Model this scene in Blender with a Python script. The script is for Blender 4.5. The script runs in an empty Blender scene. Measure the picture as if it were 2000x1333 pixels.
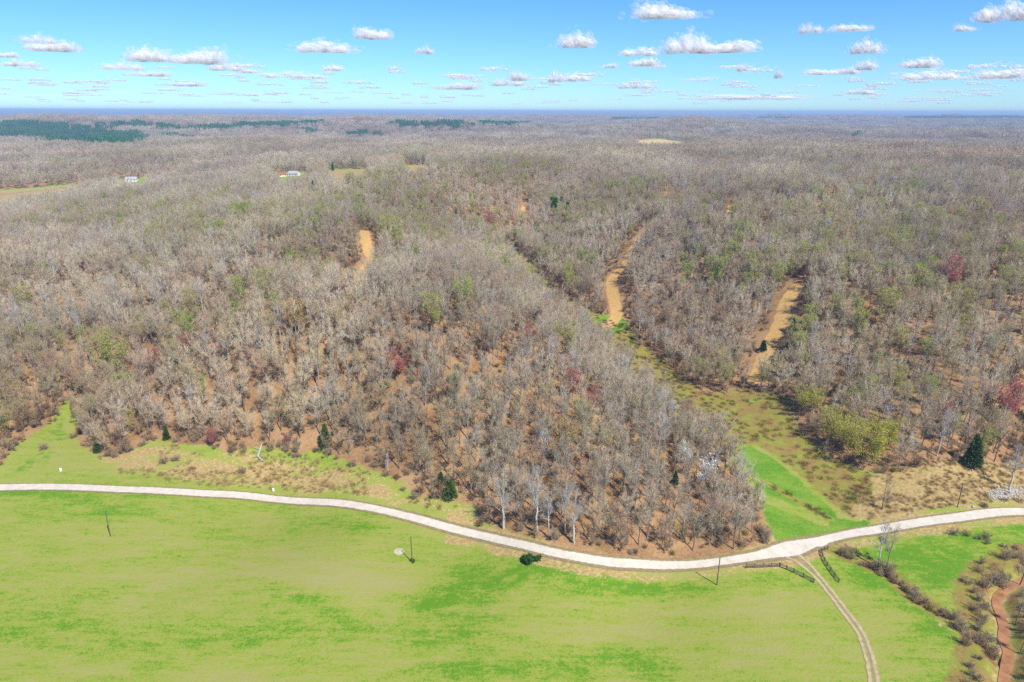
import bpy, math, random
import numpy as np
from mathutils import Matrix, Vector

C = bpy.context.scene
COL = C.collection
R = math.radians
rs = np.random.RandomState(11)

# ------------------------------------------------------------------ camera, sky, sun, exposure
CAM_Z = 120.0
PITCH, ROLL = R(18.6), R(0.15)
F = 1334.0                                   # focal length in pixels of a 2000 px wide frame
cd = bpy.data.cameras.new('camera'); cam = bpy.data.objects.new('camera', cd); COL.objects.link(cam)
cd.sensor_fit = 'HORIZONTAL'; cd.sensor_width = 36.0; cd.lens = F / 2000 * 36
cd.clip_start = 1.0; cd.clip_end = 250000.0
rot = Matrix.Rotation(R(90) - PITCH, 4, 'X') @ Matrix.Rotation(ROLL, 4, 'Z')
cam.matrix_world = Matrix.Translation((0, 0, CAM_Z)) @ rot
C.camera = cam
M3 = np.array(rot.to_3x3())

SUN_EL = R(52)
SUN_XY = np.array([0.60, -0.80])
world = bpy.data.worlds.new('World'); C.world = world; world.use_nodes = True
wt = world.node_tree; wt.nodes.clear()
sky = wt.nodes.new('ShaderNodeTexSky'); sky.sky_type = 'NISHITA'; sky.sun_disc = False
sky.sun_elevation = SUN_EL; sky.sun_rotation = math.atan2(SUN_XY[0], SUN_XY[1])
sky.altitude = 300; sky.air_density = 1.0; sky.dust_density = 0.0; sky.ozone_density = 6.0
hsv = wt.nodes.new('ShaderNodeHueSaturation'); hsv.inputs['Hue'].default_value = 0.5
hsv.inputs['Saturation'].default_value = 1.12
bg = wt.nodes.new('ShaderNodeBackground'); bg.inputs['Strength'].default_value = 0.086
wo = wt.nodes.new('ShaderNodeOutputWorld')
wt.links.new(sky.outputs[0], hsv.inputs['Color']); 
tint = wt.nodes.new('ShaderNodeMix'); tint.data_type = 'RGBA'; tint.blend_type = 'MULTIPLY'; tint.inputs[0].default_value = 1.0; tint.inputs[7].default_value = (0.60, 0.885, 1.17, 1)
wt.links.new(hsv.outputs[0], tint.inputs[6]); wt.links.new(tint.outputs[2], bg.inputs['Color'])
wt.links.new(bg.outputs[0], wo.inputs['Surface'])

sl = bpy.data.lights.new('sun', 'SUN'); sl.energy = 4.2; sl.angle = R(0.53); sl.color = (1.0, 0.955, 0.88)
sun = bpy.data.objects.new('sun', sl); COL.objects.link(sun)
sdir = Vector((SUN_XY[0] * math.cos(SUN_EL), SUN_XY[1] * math.cos(SUN_EL), math.sin(SUN_EL)))
sun.rotation_euler = sdir.to_track_quat('Z', 'Y').to_euler()

C.view_settings.view_transform = 'Standard'; C.view_settings.look = 'None'
C.view_settings.gamma = 1.0; C.view_settings.exposure = 0.73
C.render.engine = 'CYCLES'
cy = C.cycles
cy.max_bounces = 9; cy.diffuse_bounces = 3; cy.glossy_bounces = 2; cy.transmission_bounces = 7
cy.volume_bounces = 0; cy.transparent_max_bounces = 48
cy.caustics_reflective = False; cy.caustics_refractive = False
cy.use_adaptive_sampling = False; cy.use_denoising = False

# ------------------------------------------------------------------ measuring: photo pixel <-> place
def ray(px, py):
    d = np.stack([(np.asarray(px, float) - 1000) / F, -(np.asarray(py, float) - 666.5) / F, -np.ones_like(np.asarray(px, float))], -1)
    d = d @ M3.T
    return d / np.linalg.norm(d, axis=-1, keepdims=True)

def project(P):
    q = (np.asarray(P, float) - np.array([0, 0, CAM_Z])) @ M3
    w = np.maximum(-q[..., 2], 1e-3)
    return 1000 + F * q[..., 0] / w, 666.5 - F * q[..., 1] / w, -q[..., 2]

def at_z(px, py, z):
    d = ray(px, py)
    t = (np.asarray(z, float) - CAM_Z) / d[..., 2]
    return np.stack([d[..., 0] * t, d[..., 1] * t], -1)

# ------------------------------------------------------------------ noise
def _hash(ix, iy, seed):
    h = (ix.astype(np.int64) * 374761393 + iy.astype(np.int64) * 668265263 + seed * 982451653) & 0xffffffff
    h = ((h ^ (h >> 13)) * 1274126177) & 0xffffffff
    return ((h ^ (h >> 16)) & 0xffffff) / float(0xffffff)

def vnoise(x, y, seed=0):
    ix, iy = np.floor(x), np.floor(y)
    fx, fy = x - ix, y - iy
    fx = fx * fx * fx * (fx * (fx * 6 - 15) + 10); fy = fy * fy * fy * (fy * (fy * 6 - 15) + 10)
    a, b = _hash(ix, iy, seed), _hash(ix + 1, iy, seed)
    c, d = _hash(ix, iy + 1, seed), _hash(ix + 1, iy + 1, seed)
    return (a + (b - a) * fx) * (1 - fy) + (c + (d - c) * fx) * fy

def fbm(x, y, octv=4, seed=0):
    s, a, t = 0, 1.0, 0
    for o in range(octv):
        s = s + a * vnoise(x * 2 ** o + 17.3 * o, y * 2 ** o - 9.1 * o, seed + o); t += a; a *= 0.5
    return s / t

def sstep(a, b, x):
    t = np.clip((x - a) / (b - a), 0, 1)
    return t * t * (3 - 2 * t)

# ------------------------------------------------------------------ height of the land (surveyed spots: photo pixel, height)
SPOTS = [
 (0,1333,0),(500,1333,0),(1000,1333,0),(1500,1333,0),(2000,1333,0),(500,1150,0),(1000,1200,0),(1500,1200,0),
 (0,1000,0),(300,1000,0),(700,1050,0),(1000,1100,0),(1250,1110,0),(1400,1130,0),(1600,1080,0),(1800,1040,0),(2000,1000,1),(2000,1080,0),(2200,1100,0),(-200,1000,0),
 (100,905,1),(300,890,1.5),(600,890,2),(0,850,4),(130,790,3),(-200,850,8),(800,960,1.5),
 (935,1000,1.5),(1000,1020,2),(1200,1000,7),(1400,1000,5),(1380,1060,1.5),(1100,880,15),(1300,850,12),(1450,930,3),(900,830,18),(700,800,15),(400,800,9),(250,800,5),
 (1100,740,26),(900,680,34),(600,660,33),(350,680,22),(190,740,8),
 (600,600,40),(800,585,43),(950,570,41),(1060,630,29),(1200,770,18),
 (1550,980,0.5),(1500,900,2),(1430,800,3),(1290,730,5),(1200,640,8),(1110,575,11),(1010,510,15),(960,455,26),
 (1700,900,4),(1850,870,8),(2000,890,4),(1480,745,7),(1535,575,31),(1700,660,25),(1900,680,28),(2000,780,18),(1650,490,45),(1900,490,51),(1350,610,15),(1300,530,30),(1255,455,42),
 (1450,400,57),(1700,380,61),(1950,380,63),(1200,390,50),(2200,500,52),(2200,760,22),
 (1500,312,64),(1900,306,68),(1200,318,57),(2200,310,70),(1700,330,65),
 (500,545,38),(700,548,40),(715,460,53),(400,500,40),(200,570,26),(100,640,17),(40,760,8),(0,520,24),(-200,560,24),(300,420,38),(600,400,51),(900,380,53),(760,400,52),
 (60,385,10),(-200,395,10),(260,356,14),(0,300,36),(-200,300,36),(560,345,38),(660,338,40),(810,330,50),(1000,320,58),
]
sp = np.array(SPOTS, float)
spw = at_z(sp[:, 0], sp[:, 1], sp[:, 2])
extra = np.array([[x, y] for x in (-150, -50, 50, 150) for y in (-80, 20, 80)], float)
spw = np.vstack([spw, extra]); spz = np.concatenate([sp[:, 2], np.zeros(len(extra))])
def logpolar(x, y):
    r = np.sqrt(x * x + (y + 25) ** 2) + 30
    return np.stack([np.arctan2(x, y + 25) * 1.6, np.log(r) * 1.5], -1)
def _phi(r2): return np.sqrt(r2 + 0.012)
_q = logpolar(spw[:, 0], spw[:, 1])
_A = _phi(((_q[:, None] - _q[None]) ** 2).sum(-1)) - 1e-3 * np.eye(len(_q))
_W = np.linalg.solve(np.block([[_A, np.ones((len(_q), 1))], [np.ones((1, len(_q))), np.zeros((1, 1))]]), np.append(spz, 0))

CREEK_PX = [(2040,1112),(2010,1126),(1978,1140),(1954,1158),(1948,1176),(1956,1200),(1962,1225),(1960,1250),(1970,1272),(1966,1300),(1960,1340),(1950,1420)]
creek_xy = at_z([p[0] for p in CREEK_PX], [p[1] for p in CREEK_PX], -1.3)
DITCH_PX = [(1615,1068),(1645,1078),(1700,1100),(1740,1120),(1760,1135),(1800,1170),(1840,1195),(1880,1222),(1915,1245),(1940,1275)]
ditch_xy = at_z([p[0] for p in DITCH_PX], [p[1] for p in DITCH_PX], 0)

def seg_dist(x, y, pts, chunk=200000):
    """distance to a polyline"""
    out = np.full(x.shape, 1e9)
    for a, b in zip(pts[:-1], pts[1:]):
        d = b - a; L = max((d * d).sum(), 1e-9)
        t = np.clip(((x - a[0]) * d[0] + (y - a[1]) * d[1]) / L, 0, 1)
        out = np.minimum(out, np.hypot(x - a[0] - t * d[0], y - a[1] - t * d[1]))
    return out

def poly_sd(x, y, pts):
    """signed distance to a closed polygon, positive inside"""
    n = len(pts); ins = np.zeros(x.shape, bool)
    for i in range(n):
        a, b = pts[i], pts[(i + 1) % n]
        c = ((a[1] > y) != (b[1] > y))
        with np.errstate(divide='ignore', invalid='ignore'):
            xi = (b[0] - a[0]) * (y - a[1]) / (b[1] - a[1] if b[1] != a[1] else 1e-9) + a[0]
        ins ^= c & (x < xi)
    d = seg_dist(x, y, np.vstack([pts, pts[:1]]))
    return np.where(ins, d, -d)

def height0(x, y):
    x = np.asarray(x, float); y = np.asarray(y, float)
    sh = x.shape; x = x.ravel(); y = y.ravel(); out = np.empty(len(x))
    for i in range(0, len(x), 60000):
        q = logpolar(x[i:i + 60000], y[i:i + 60000])
        out[i:i + 60000] = _phi(((q[:, None] - _q[None]) ** 2).sum(-1)) @ _W[:-1] + _W[-1]
    r = np.hypot(x, y)
    # rolling plateau cut by valleys, farther off
    rid = 1 - np.abs(2 * fbm(x / 1900 + 3.1, y / 950 + 7.7, 3, 5) - 1) * 2.6
    hills = 34 + 30 * rid + 19 * (fbm(x / 430 + 5, y / 380, 3, 17) - .5) * 2 + 26 * (fbm(x / 5200, y / 3300, 3, 21) - 0.5) * 2 + 10 * sstep(5000, 16000, r) + sstep(9000, 16000, r) * 30 * (fbm(x / 4200 + 40, y / 2600, 3, 91) - .45) + 16 * sstep(15000, 28000, r)
    hills = np.where(hills > 80, 80 + 30 * np.tanh((hills - 80) / 30), hills)
    hills = hills - 30 * np.exp(-((r - 1950) / 650) ** 2) + 14 * np.exp(-((r - 3300) / 600) ** 2)
    w = sstep(950, 1500, r)
    out = out * (1 - w) + hills * w
    # gullies on the wooded slopes
    g = sstep(5, 16, out) * (1 - w)
    out = out + g * sstep(14, 32, out) * (1 - sstep(380, 560, r)) * 7 * (fbm(x / 150 + 2, y / 170, 3, 35) - .5) * 2
    out = out + g * (3.5 * (fbm(x / 55, y / 70, 3, 31) - 0.5) * 2)
    near = 1 - sstep(900, 1200, r)
    out = np.where(near > 0, out + 0.25 * (fbm(x / 14, y / 14, 3, 41) - 0.5) * near, out)
    return out.reshape(sh)

def height(x, y):
    x = np.asarray(x, float); y = np.asarray(y, float)
    z = height0(x, y)
    m = (x > 60) & (x < 260) & (y > 60) & (y < 260)
    if m.any():
        xx, yy = x[m], y[m]
        z[m] -= 1.5 * (1 - sstep(0.8, 4.8, seg_dist(xx, yy, creek_xy)))
        z[m] -= 0.7 * (1 - sstep(0.5, 3.5, seg_dist(xx, yy, ditch_xy)))
    return z

def at(px, py, lift=0.0):
    """the spot on the land seen at these pixels"""
    px = np.atleast_1d(np.asarray(px, float)); py = np.atleast_1d(np.asarray(py, float))
    d = ray(px, py); o = np.array([0, 0, CAM_Z])
    ts = np.geomspace(100, 9000, 260)
    P = o + d[:, None, :] * ts[None, :, None]
    under = P[..., 2] - lift < height0(P[..., 0], P[..., 1])
    k = np.where(under.any(1), under.argmax(1), len(ts) - 1); k = np.maximum(k, 1)
    lo, hi = ts[k - 1].copy(), ts[k].copy()
    for _ in range(18):
        m = (lo + hi) / 2; Q = o + d * m[:, None]
        u = Q[:, 2] - lift < height0(Q[:, 0], Q[:, 1])
        hi = np.where(u, m, hi); lo = np.where(u, lo, m)
    Q = o + d * hi[:, None]
    return Q[:, :2]

def at_list(pl): return at([p[0] for p in pl], [p[1] for p in pl])

def smooth_line(P, step=1.5):
    P = np.asarray(P, float)
    Q = [P[0]]
    ext = np.vstack([2 * P[0] - P[1], P, 2 * P[-1] - P[-2]])
    for i in range(1, len(ext) - 2):
        p0, p1, p2, p3 = ext[i - 1], ext[i], ext[i + 1], ext[i + 2]
        n = max(2, int(np.linalg.norm(p2 - p1) / step))
        for t in np.linspace(0, 1, n + 1)[1:]:
            Q.append(0.5 * ((2 * p1) + (p2 - p0) * t + (2 * p0 - 5 * p1 + 4 * p2 - p3) * t * t + (3 * p1 - p0 - 3 * p2 + p3) * t ** 3))
    return np.array(Q)

# ------------------------------------------------------------------ outlines on the land
ROAD = smooth_line(at_list([(-420,968),(-200,957),(0,953),(124,952),(249,957),(373,963),(498,971),(622,981),(712,991),(774,1004),(857,1026),(940,1047),(1003,1061),(1086,1081),(1169,1096),(1252,1103),(1320,1105),(1383,1101),(1466,1089),(1530,1076),(1590,1060),(1653,1045),(1715,1035),(1798,1021),(1881,1010),(2000,1000),(2200,984),(2450,970)]))
TRACK = smooth_line(at_list([(1540,1082),(1560,1093),(1582,1112),(1615,1149),(1653,1199),(1682,1240),(1698,1286),(1707,1333),(1712,1420)]))
OPEN_PX = [(-700,930),(-300,915),(0,908),(25,877),(46,859),(87,834),(100,815),(118,796),(128,778),(140,780),(146,800),(151,855),(158,869),(187,886),(232,890),(290,862),(315,859),(361,869),(411,869),(440,884),(465,877),(502,873),(539,877),(581,886),(627,876),(664,896),(712,913),(766,933),(787,942),(803,962),(857,975),(920,986),(936,1016),(1003,1040),(1044,1053),(1098,1069),(1148,1081),(1231,1089),(1300,1093),(1383,1088),(1445,1079),(1487,1062),(1503,1045),
 (1492,1010),(1474,965),(1448,925),(1408,885),(1345,842),(1294,800),(1233,738),(1176,688),(1122,636),(1073,592),(1016,530),(982,484),
 (1008,480),(1045,525),(1095,575),(1140,600),(1180,614),(1215,618),(1236,640),(1240,662),(1292,702),(1332,742),(1382,768),(1457,763),(1547,779),(1556,837),(1597,868),(1630,897),(1684,917),(1737,926),(1815,909),(1873,897),(1919,905),(2000,899),(2300,890),(2700,900)]
OPEN = np.vstack([at_list(OPEN_PX), [[420, 60], [300, -150], [-300, -150], [-420, 60]]])
CUTS = [([(712,452),(716,480),(725,505),(712,530),(698,552),(690,575)], 6.0), ([(1268,448),(1245,470),(1222,515),(1195,545),(1200,590),(1203,618),(1180,640)], 6.6),
        ([(1557,560),(1537,590),(1525,630),(1500,680),(1478,740)], 7.2), ([(1427,402),(1420,445)], 3.5), ([(1022,405),(1020,430)], 4.0)]
CUTS = [(smooth_line(at_list(p), 4.0), w) for p, w in CUTS]
FAR_OPEN = [([(-120,383),(60,370),(150,360),(178,378),(80,406),(0,420),(-120,432)], 'straw'), ([(525,338),(600,337),(612,368),(545,376)], 'grass'), ([(630,333),(718,331),(725,362),(650,374)], 'straw'),
            ([(785,325),(836,325),(836,354),(790,358)], 'straw'), ([(232,352),(288,350),(294,380),(238,386)], 'grass'), ([(1228,276),(1290,272),(1338,279),(1342,300),(1235,298)], 'tan')]
def far_open(x, y, z, kinds=('tan', 'grass', 'straw')):
    px, py, d = project(np.stack([x, y, z], -1)); out = np.full(len(x), -99.0)
    for p, k in FAR_OPEN:
        if k in kinds: out = np.maximum(out, poly_sd(px, py, np.array(p, float)))
    return np.where((np.hypot(x, y) > 560) & (d > 1), out, -99.0)
MEADOW = at_list([(1462,868),(1478,878),(1506,893),(1560,938),(1612,985),(1640,1010),(1705,1021),(1640,1042),(1560,1056),(1520,1056),(1500,1030),(1488,990),(1468,930),(1440,880)])
MEADOWLINE = smooth_line(at_list([(1484,938),(1510,952),(1540,968),(1570,985),(1600,1002),(1620,1014)]), 1.0)
MEADOWLINE2 = at_list([(1508,980),(1535,992),(1570,1000),(1600,1015)])
LEFTGREEN = at_list([(-100,935),(0,925),(40,890),(80,850),(105,815),(128,785),(142,800),(140,850),(110,890),(60,925),(0,945)])
SCRUB = at_list([(985,480),(1008,480),(1045,525),(1095,575),(1140,600),(1180,614),(1215,618),(1236,640),(1240,662),(1292,702),(1332,742),(1382,768),(1457,763),(1547,779),(1556,837),(1597,868),(1640,900),(1700,925),(1700,970),(1650,1000),(1625,985),(1570,935),(1512,890),(1478,868),(1440,870),(1400,878),(1345,842),(1294,800),(1233,738),(1176,688),(1122,636),(1073,592),(1016,530)])
DRYR = at_list([(1640,960),(1700,925),(1815,905),(1873,895),(2000,895),(2400,880),(2400,975),(2000,985),(1800,1005),(1690,1018),(1655,1010)])
VERGE = at_list([(180,895),(290,868),(420,875),(600,890),(720,920),(800,965),(930,990),(940,1025),(860,1008),(700,972),(500,955),(340,945),(240,925)])

def forest_dist(x, y):
    """positive inside the wood, metres from its nearest edge"""
    s = -poly_sd(x, y, OPEN)
    for p, w in CUTS: s = np.minimum(s, seg_dist(x, y, p) - w)
    return s

# ------------------------------------------------------------------ materials
def newmat(name):
    m = bpy.data.materials.new(name); m.use_nodes = True
    n = m.node_tree; n.nodes.clear()
    return m, n
class NT:
    def __init__(s, name): s.m, s.t = newmat(name)
    def n(s, typ, **kw):
        nd = s.t.nodes.new('ShaderNode' + typ)
        for k, v in kw.items():
            if k.startswith('_'): setattr(nd, k[1:], v)
        return nd
    def l(s, a, b): s.t.links.new(a, b)
    def val(s, sock, v):
        if hasattr(v, 'is_linked') or isinstance(v, bpy.types.NodeSocket): s.l(v, sock)
        else: sock.default_value = v
    def noise(s, scale, detail=4, vec=None, rough=0.55, dist=0.0):
        nd = s.n('TexNoise'); nd.inputs['Scale'].default_value = scale; nd.inputs['Detail'].default_value = detail
        nd.inputs['Roughness'].default_value = rough; nd.inputs['Distortion'].default_value = dist
        if vec is not None: s.l(vec, nd.inputs['Vector'])
        return nd.outputs['Fac']
    def math(s, op, a, b=0.0, c=0.0, clamp=False):
        nd = s.n('Math', _operation=op, _use_clamp=clamp)
        s.val(nd.inputs[0], a); s.val(nd.inputs[1], b)
        if op in ('MULTIPLY_ADD',): s.val(nd.inputs[2], c)
        return nd.outputs[0]
    def ss(s, x, a, b):
        nd = s.n('MapRange', _interpolation_type='SMOOTHSTEP')
        s.val(nd.inputs[0], x); nd.inputs[1].default_value = a; nd.inputs[2].default_value = b
        return nd.outputs[0]
    def mix(s, f, a, b, blend='MIX'):
        nd = s.n('Mix', _data_type='RGBA', _blend_type=blend)
        s.val(nd.inputs[0], f)
        for k, v in ((6, a), (7, b)):
            if isinstance(v, tuple): nd.inputs[k].default_value = (*v, 1)
            else: s.l(v, nd.inputs[k])
        return nd.outputs[2]
    def ramp(s, f, stops):
        nd = s.n('ValToRGB'); e = nd.color_ramp.elements
        while len(e) < len(stops): e.new(0.5)
        for el, (p, c) in zip(e, stops): el.position = p; el.color = (*c, 1)
        s.l(f, nd.inputs[0]); return nd.outputs[0]
    def out(s, surf): 
        o = s.n('OutputMaterial'); s.l(surf, o.inputs['Surface']); return s.m
    def bsdf(s, col, rough=0.9, spec=0.2, normal=None):
        b = s.n('BsdfPrincipled'); s.val(b.inputs['Base Color'], (*col, 1) if isinstance(col, tuple) else col)
        s.val(b.inputs['Roughness'], rough); b.inputs['Specular IOR Level'].default_value = spec
        if normal is not None: s.l(normal, b.inputs['Normal'])
        return b.outputs[0]
    def bump(s, h, strength=0.5, dist=0.3):
        b = s.n('Bump'); b.inputs['Strength'].default_value = strength; b.inputs['Distance'].default_value = dist
        s.l(h, b.inputs['Height']); return b.outputs[0]

def mat_ground():
    k = NT('ground cover'); geo = k.n('NewGeometry'); P = geo.outputs['Position']
    def attr(nm):
        a = k.n('Attribute', _attribute_name=nm); s = k.n('SeparateColor'); k.l(a.outputs['Color'], s.inputs[0]); return s.outputs
    lush, dry, forest = attr('zone_a'); bright, scrub, bare = attr('zone_b'); far, pine, tan = attr('zone_c')
    mp = k.n('Mapping'); mp.inputs['Rotation'].default_value = (0, 0, R(-9)); mp.inputs['Scale'].default_value = (0.35, 1.0, 1.0); k.l(P, mp.inputs['Vector'])
    nL = k.noise(0.035, 5, mp.outputs[0], 0.62); nM = k.noise(0.16, 6, mp.outputs[0], 0.65, 0.3); nF = k.noise(1.1, 5, P, 0.7); nS = k.noise(0.28, 4, P, 0.6)
    nVF = k.noise(3.2, 2, P, 0.7)
    # pasture
    g1 = k.math('ADD', k.math('MULTIPLY', nL, 0.75), k.math('MULTIPLY', nM, 0.6))
    g1 = k.math('ADD', g1, k.math('MULTIPLY', k.math('SUBTRACT', nF, 0.5), 0.75))
    g1 = k.math('ADD', g1, k.math('MULTIPLY', k.math('SUBTRACT', nS, 0.5), 0.35))
    g1 = k.math('ADD', g1, k.math('MULTIPLY', k.math('SUBTRACT', lush, 0.5), k.math('ADD', 0.1, k.math('MULTIPLY', nS, 0.7))))
    mp2 = k.n('Mapping'); mp2.inputs['Rotation'].default_value = (0, 0, R(7)); mp2.inputs['Scale'].default_value = (0.16, 1.0, 1.0); k.l(P, mp2.inputs['Vector'])
    g1 = k.math('ADD', g1, k.math('MULTIPLY', k.math('SUBTRACT', k.noise(0.55, 5, mp2.outputs[0], 0.75), 0.5), 0.8))
    g1 = k.math('ADD', g1, k.math('MULTIPLY', k.math('SUBTRACT', nVF, 0.5), 0.85))
    g1 = k.math('ADD', k.math('MULTIPLY', k.math('SUBTRACT', g1, 0.66), 1.5), 0.62)
    grass = k.ramp(g1, [(0.24, (0.288, 0.268, 0.092)), (0.46, (0.268, 0.276, 0.064)), (0.68, (0.240, 0.276, 0.042)), (0.88, (0.175, 0.262, 0.024)), (1.05, (0.095, 0.215, 0.012))])
    speck = k.ss(nVF, 0.62, 0.75)
    grass = k.mix(k.math('MULTIPLY', speck, 0.35), grass, (0.06, 0.11, 0.015))
    speck2 = k.ss(k.noise(1.7, 3, P, 0.8), 0.66, 0.78)
    grass = k.mix(k.math('MULTIPLY', speck2, 0.4), grass, (0.36, 0.31, 0.13))
    # tall dry grass
    dn = k.math('ADD', dry, k.math('MULTIPLY', k.math('SUBTRACT', k.math('ADD', nM, k.math('MULTIPLY', nF, 0.6)), 0.8), 1.5))
    dcol = k.ramp(nF, [(0.3, (0.22, 0.145, 0.052)), (0.5, (0.35, 0.25, 0.10)), (0.7, (0.46, 0.355, 0.165))])
    c = k.mix(k.ss(dn, 0.42, 0.62), grass, dcol)
    # brushy meadow
    scol = k.ramp(k.noise(0.22, 6, P, 0.7), [(0.32, (0.15, 0.075, 0.035)), (0.44, (0.25, 0.165, 0.055)), (0.56, (0.22, 0.22, 0.035)), (0.70, (0.28, 0.28, 0.08))])
    scol = k.mix(k.math('MULTIPLY', k.ss(nVF, 0.55, 0.7), 0.5), scol, (0.05, 0.055, 0.012))
    sn = k.math('ADD', scrub, k.math('MULTIPLY', k.math('SUBTRACT', nS, 0.5), 1.0))
    c = k.mix(k.ss(sn, 0.35, 0.6), c, scol)
    # mown strip of lush grass
    bcol = k.mix(k.ss(k.math('ADD', k.math('ADD', k.math('MULTIPLY', nF, .4), k.math('MULTIPLY', nVF, .3)), k.math('MULTIPLY', nM, .5)), .45, .75), (0.055, 0.185, 0.008), (0.19, 0.275, 0.035))
    bn = k.math('ADD', bright, k.math('MULTIPLY', k.math('SUBTRACT', k.math('ADD', k.math('MULTIPLY', nS, .6), k.math('MULTIPLY', k.noise(0.1, 4, P, .6), .5)), 0.55), 1.5))
    c = k.mix(k.ss(bn, 0.4, 0.62), c, bcol)
    # leaf litter of the wood
    lf = k.math('ADD', k.math('MULTIPLY', k.noise(0.05, 5, P, 0.6), 0.45), k.math('ADD', k.math('MULTIPLY', nF, 0.3), k.math('MULTIPLY', nVF, 0.35)))
    lcol = k.ramp(lf, [(0.37, (0.10, 0.055, 0.030)), (0.46, (0.195, 0.110, 0.054)), (0.55, (0.300, 0.172, 0.080)), (0.65, (0.375, 0.242, 0.122)), (0.75, (0.46, 0.35, 0.22))])
    lcol = k.mix(k.math('MULTIPLY', k.ss(k.noise(0.09, 5, P, 0.7), 0.56, 0.72), 0.55), lcol, (0.12, 0.125, 0.02))
    fn = k.math('ADD', forest, k.math('MULTIPLY', k.math('SUBTRACT', nS, 0.5), 0.7))
    c = k.mix(k.ss(fn, 0.36, 0.62), c, lcol)
    # bare clay where machines cut a way
    bcl = k.ramp(nF, [(0.3, (0.34, 0.19, 0.06)), (0.6, (0.52, 0.33, 0.12)), (0.8, (0.58, 0.42, 0.20))])
    ba = k.math('ADD', bare, k.math('MULTIPLY', k.math('SUBTRACT', nS, 0.5), 0.8))
    c = k.mix(k.ss(ba, 0.4, 0.6), c, bcl)
    # woods too far off to show one tree
    fcol = k.ramp(k.noise(0.0016, 6, P, 0.65), [(0.34, (0.10, 0.078, 0.070)), (0.5, (0.17, 0.125, 0.105)), (0.66, (0.25, 0.185, 0.145))])
    fcol = k.mix(k.math('MULTIPLY', k.noise(0.03, 3, P, 0.7), 0.6), fcol, (0.09, 0.07, 0.062))
    c = k.mix(far, c, fcol)
    c = k.mix(pine, c, (0.022, 0.07, 0.04))
    c = k.mix(tan, c, (0.52, 0.36, 0.16))
    h = k.math('ADD', k.math('MULTIPLY', nF, 0.5), k.math('MULTIPLY', nM, 0.5))
    return k.out(k.bsdf(c, 0.95, 0.05, k.bump(h, 0.55, 0.5)))

def mat_plain(name, stops, scale=2.0, rough=0.9, spec=0.15, bump=0.0, coord='Position', detail=5):
    k = NT(name)
    if coord == 'Position': P = k.n('NewGeometry').outputs['Position']
    else: P = k.n('TexCoord').outputs['Object']
    f = k.noise(scale, detail, P, 0.65)
    return k.out(k.bsdf(k.ramp(f, stops), rough, spec, k.bump(f, bump, 0.1) if bump else None))

def mat_twig(name, stops, region=0.35, transl=0.0):
    """bark or foliage whose tone varies from tree to tree and from slope to slope"""
    k = NT(name); P = k.n('NewGeometry').outputs['Position']
    oi = k.n('ObjectInfo').outputs['Random']
    f = k.math('ADD', k.math('MULTIPLY', oi, 1 - region), k.math('MULTIPLY', k.ss(k.noise(0.006, 3, P), 0.3, 0.7), region))
    col = k.ramp(f, stops)
    if region > .5:      # stands of different kinds of tree
        v = k.math('ADD', .70, k.math('MULTIPLY', k.ss(k.noise(0.011, 4, P, .6), .3, .7), .5)); cc = k.n('CombineColor')
        for q in range(3): k.l(v, cc.inputs[q])
        col = k.mix(1.0, col, cc.outputs[0], 'MULTIPLY')
    b = k.bsdf(col, 0.85, 0.1)
    if transl:
        t = k.n('BsdfTranslucent'); k.l(col, t.inputs[0]); mx = k.n('MixShader'); mx.inputs[0].default_value = transl
        k.l(b, mx.inputs[1]); k.l(t.outputs[0], mx.inputs[2]); b = mx.outputs[0]
    return k.out(b)

MT = {}
MT['ground'] = mat_ground()
MT['bark'] = mat_twig('grey bark', [(0.0, (0.13, 0.105, 0.085)), (0.4, (0.19, 0.16, 0.13)), (0.75, (0.27, 0.24, 0.205)), (1.0, (0.38, 0.355, 0.315))])
MT['twig'] = mat_twig('bare twigs', [(0.0, (0.45, 0.305, 0.205)), (0.2, (0.475, 0.360, 0.245)), (0.45, (0.48, 0.40, 0.275)), (0.7, (0.50, 0.435, 0.325)), (0.85, (0.45, 0.390, 0.225)), (1.0, (0.43, 0.380, 0.18))], 0.55)
MT['pale_bark'] = mat_twig('pale sycamore bark', [(0.0, (0.42, 0.40, 0.36)), (1.0, (0.56, 0.54, 0.49))])
MT['pale_twig'] = mat_twig('pale twigs', [(0.0, (0.36, 0.33, 0.30)), (1.0, (0.43, 0.41, 0.38))])
MT['dark_bark'] = mat_twig('dark bark', [(0.0, (0.09, 0.07, 0.055)), (1.0, (0.15, 0.12, 0.095))])
MT['bud'] = mat_twig('yellow green buds', [(0.0, (0.44, 0.41, 0.12)), (0.5, (0.40, 0.44, 0.09)), (1.0, (0.34, 0.43, 0.07))], 0.1, 0.4)
MT['bud_pale'] = mat_twig('olive buds', [(0.0, (0.42, 0.35, 0.15)), (0.5, (0.42, 0.39, 0.16)), (1.0, (0.46, 0.34, 0.16))], 0.1, 0.4)
MT['bud_bright'] = mat_twig('fresh green leaves', [(0.0, (0.50, 0.53, 0.06)), (1.0, (0.56, 0.56, 0.08))], 0.1, 0.5)
MT['bud_gold'] = mat_twig('golden catkins', [(0.0, (0.40, 0.25, 0.07)), (1.0, (0.42, 0.28, 0.08))], 0.1, 0.25)
MT['rust'] = mat_twig('rusty buds', [(0.0, (0.42, 0.20, 0.12)), (1.0, (0.45, 0.25, 0.15))], 0.1, 0.2)
MT['redbud'] = mat_twig('crimson blossom', [(0.0, (0.42, 0.13, 0.14)), (1.0, (0.50, 0.12, 0.13))], 0.1, 0.35)
MT['blossom'] = mat_twig('white blossom', [(0.0, (0.62, 0.61, 0.57)), (1.0, (0.7, 0.69, 0.66))], 0.1, 0.2)
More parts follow.
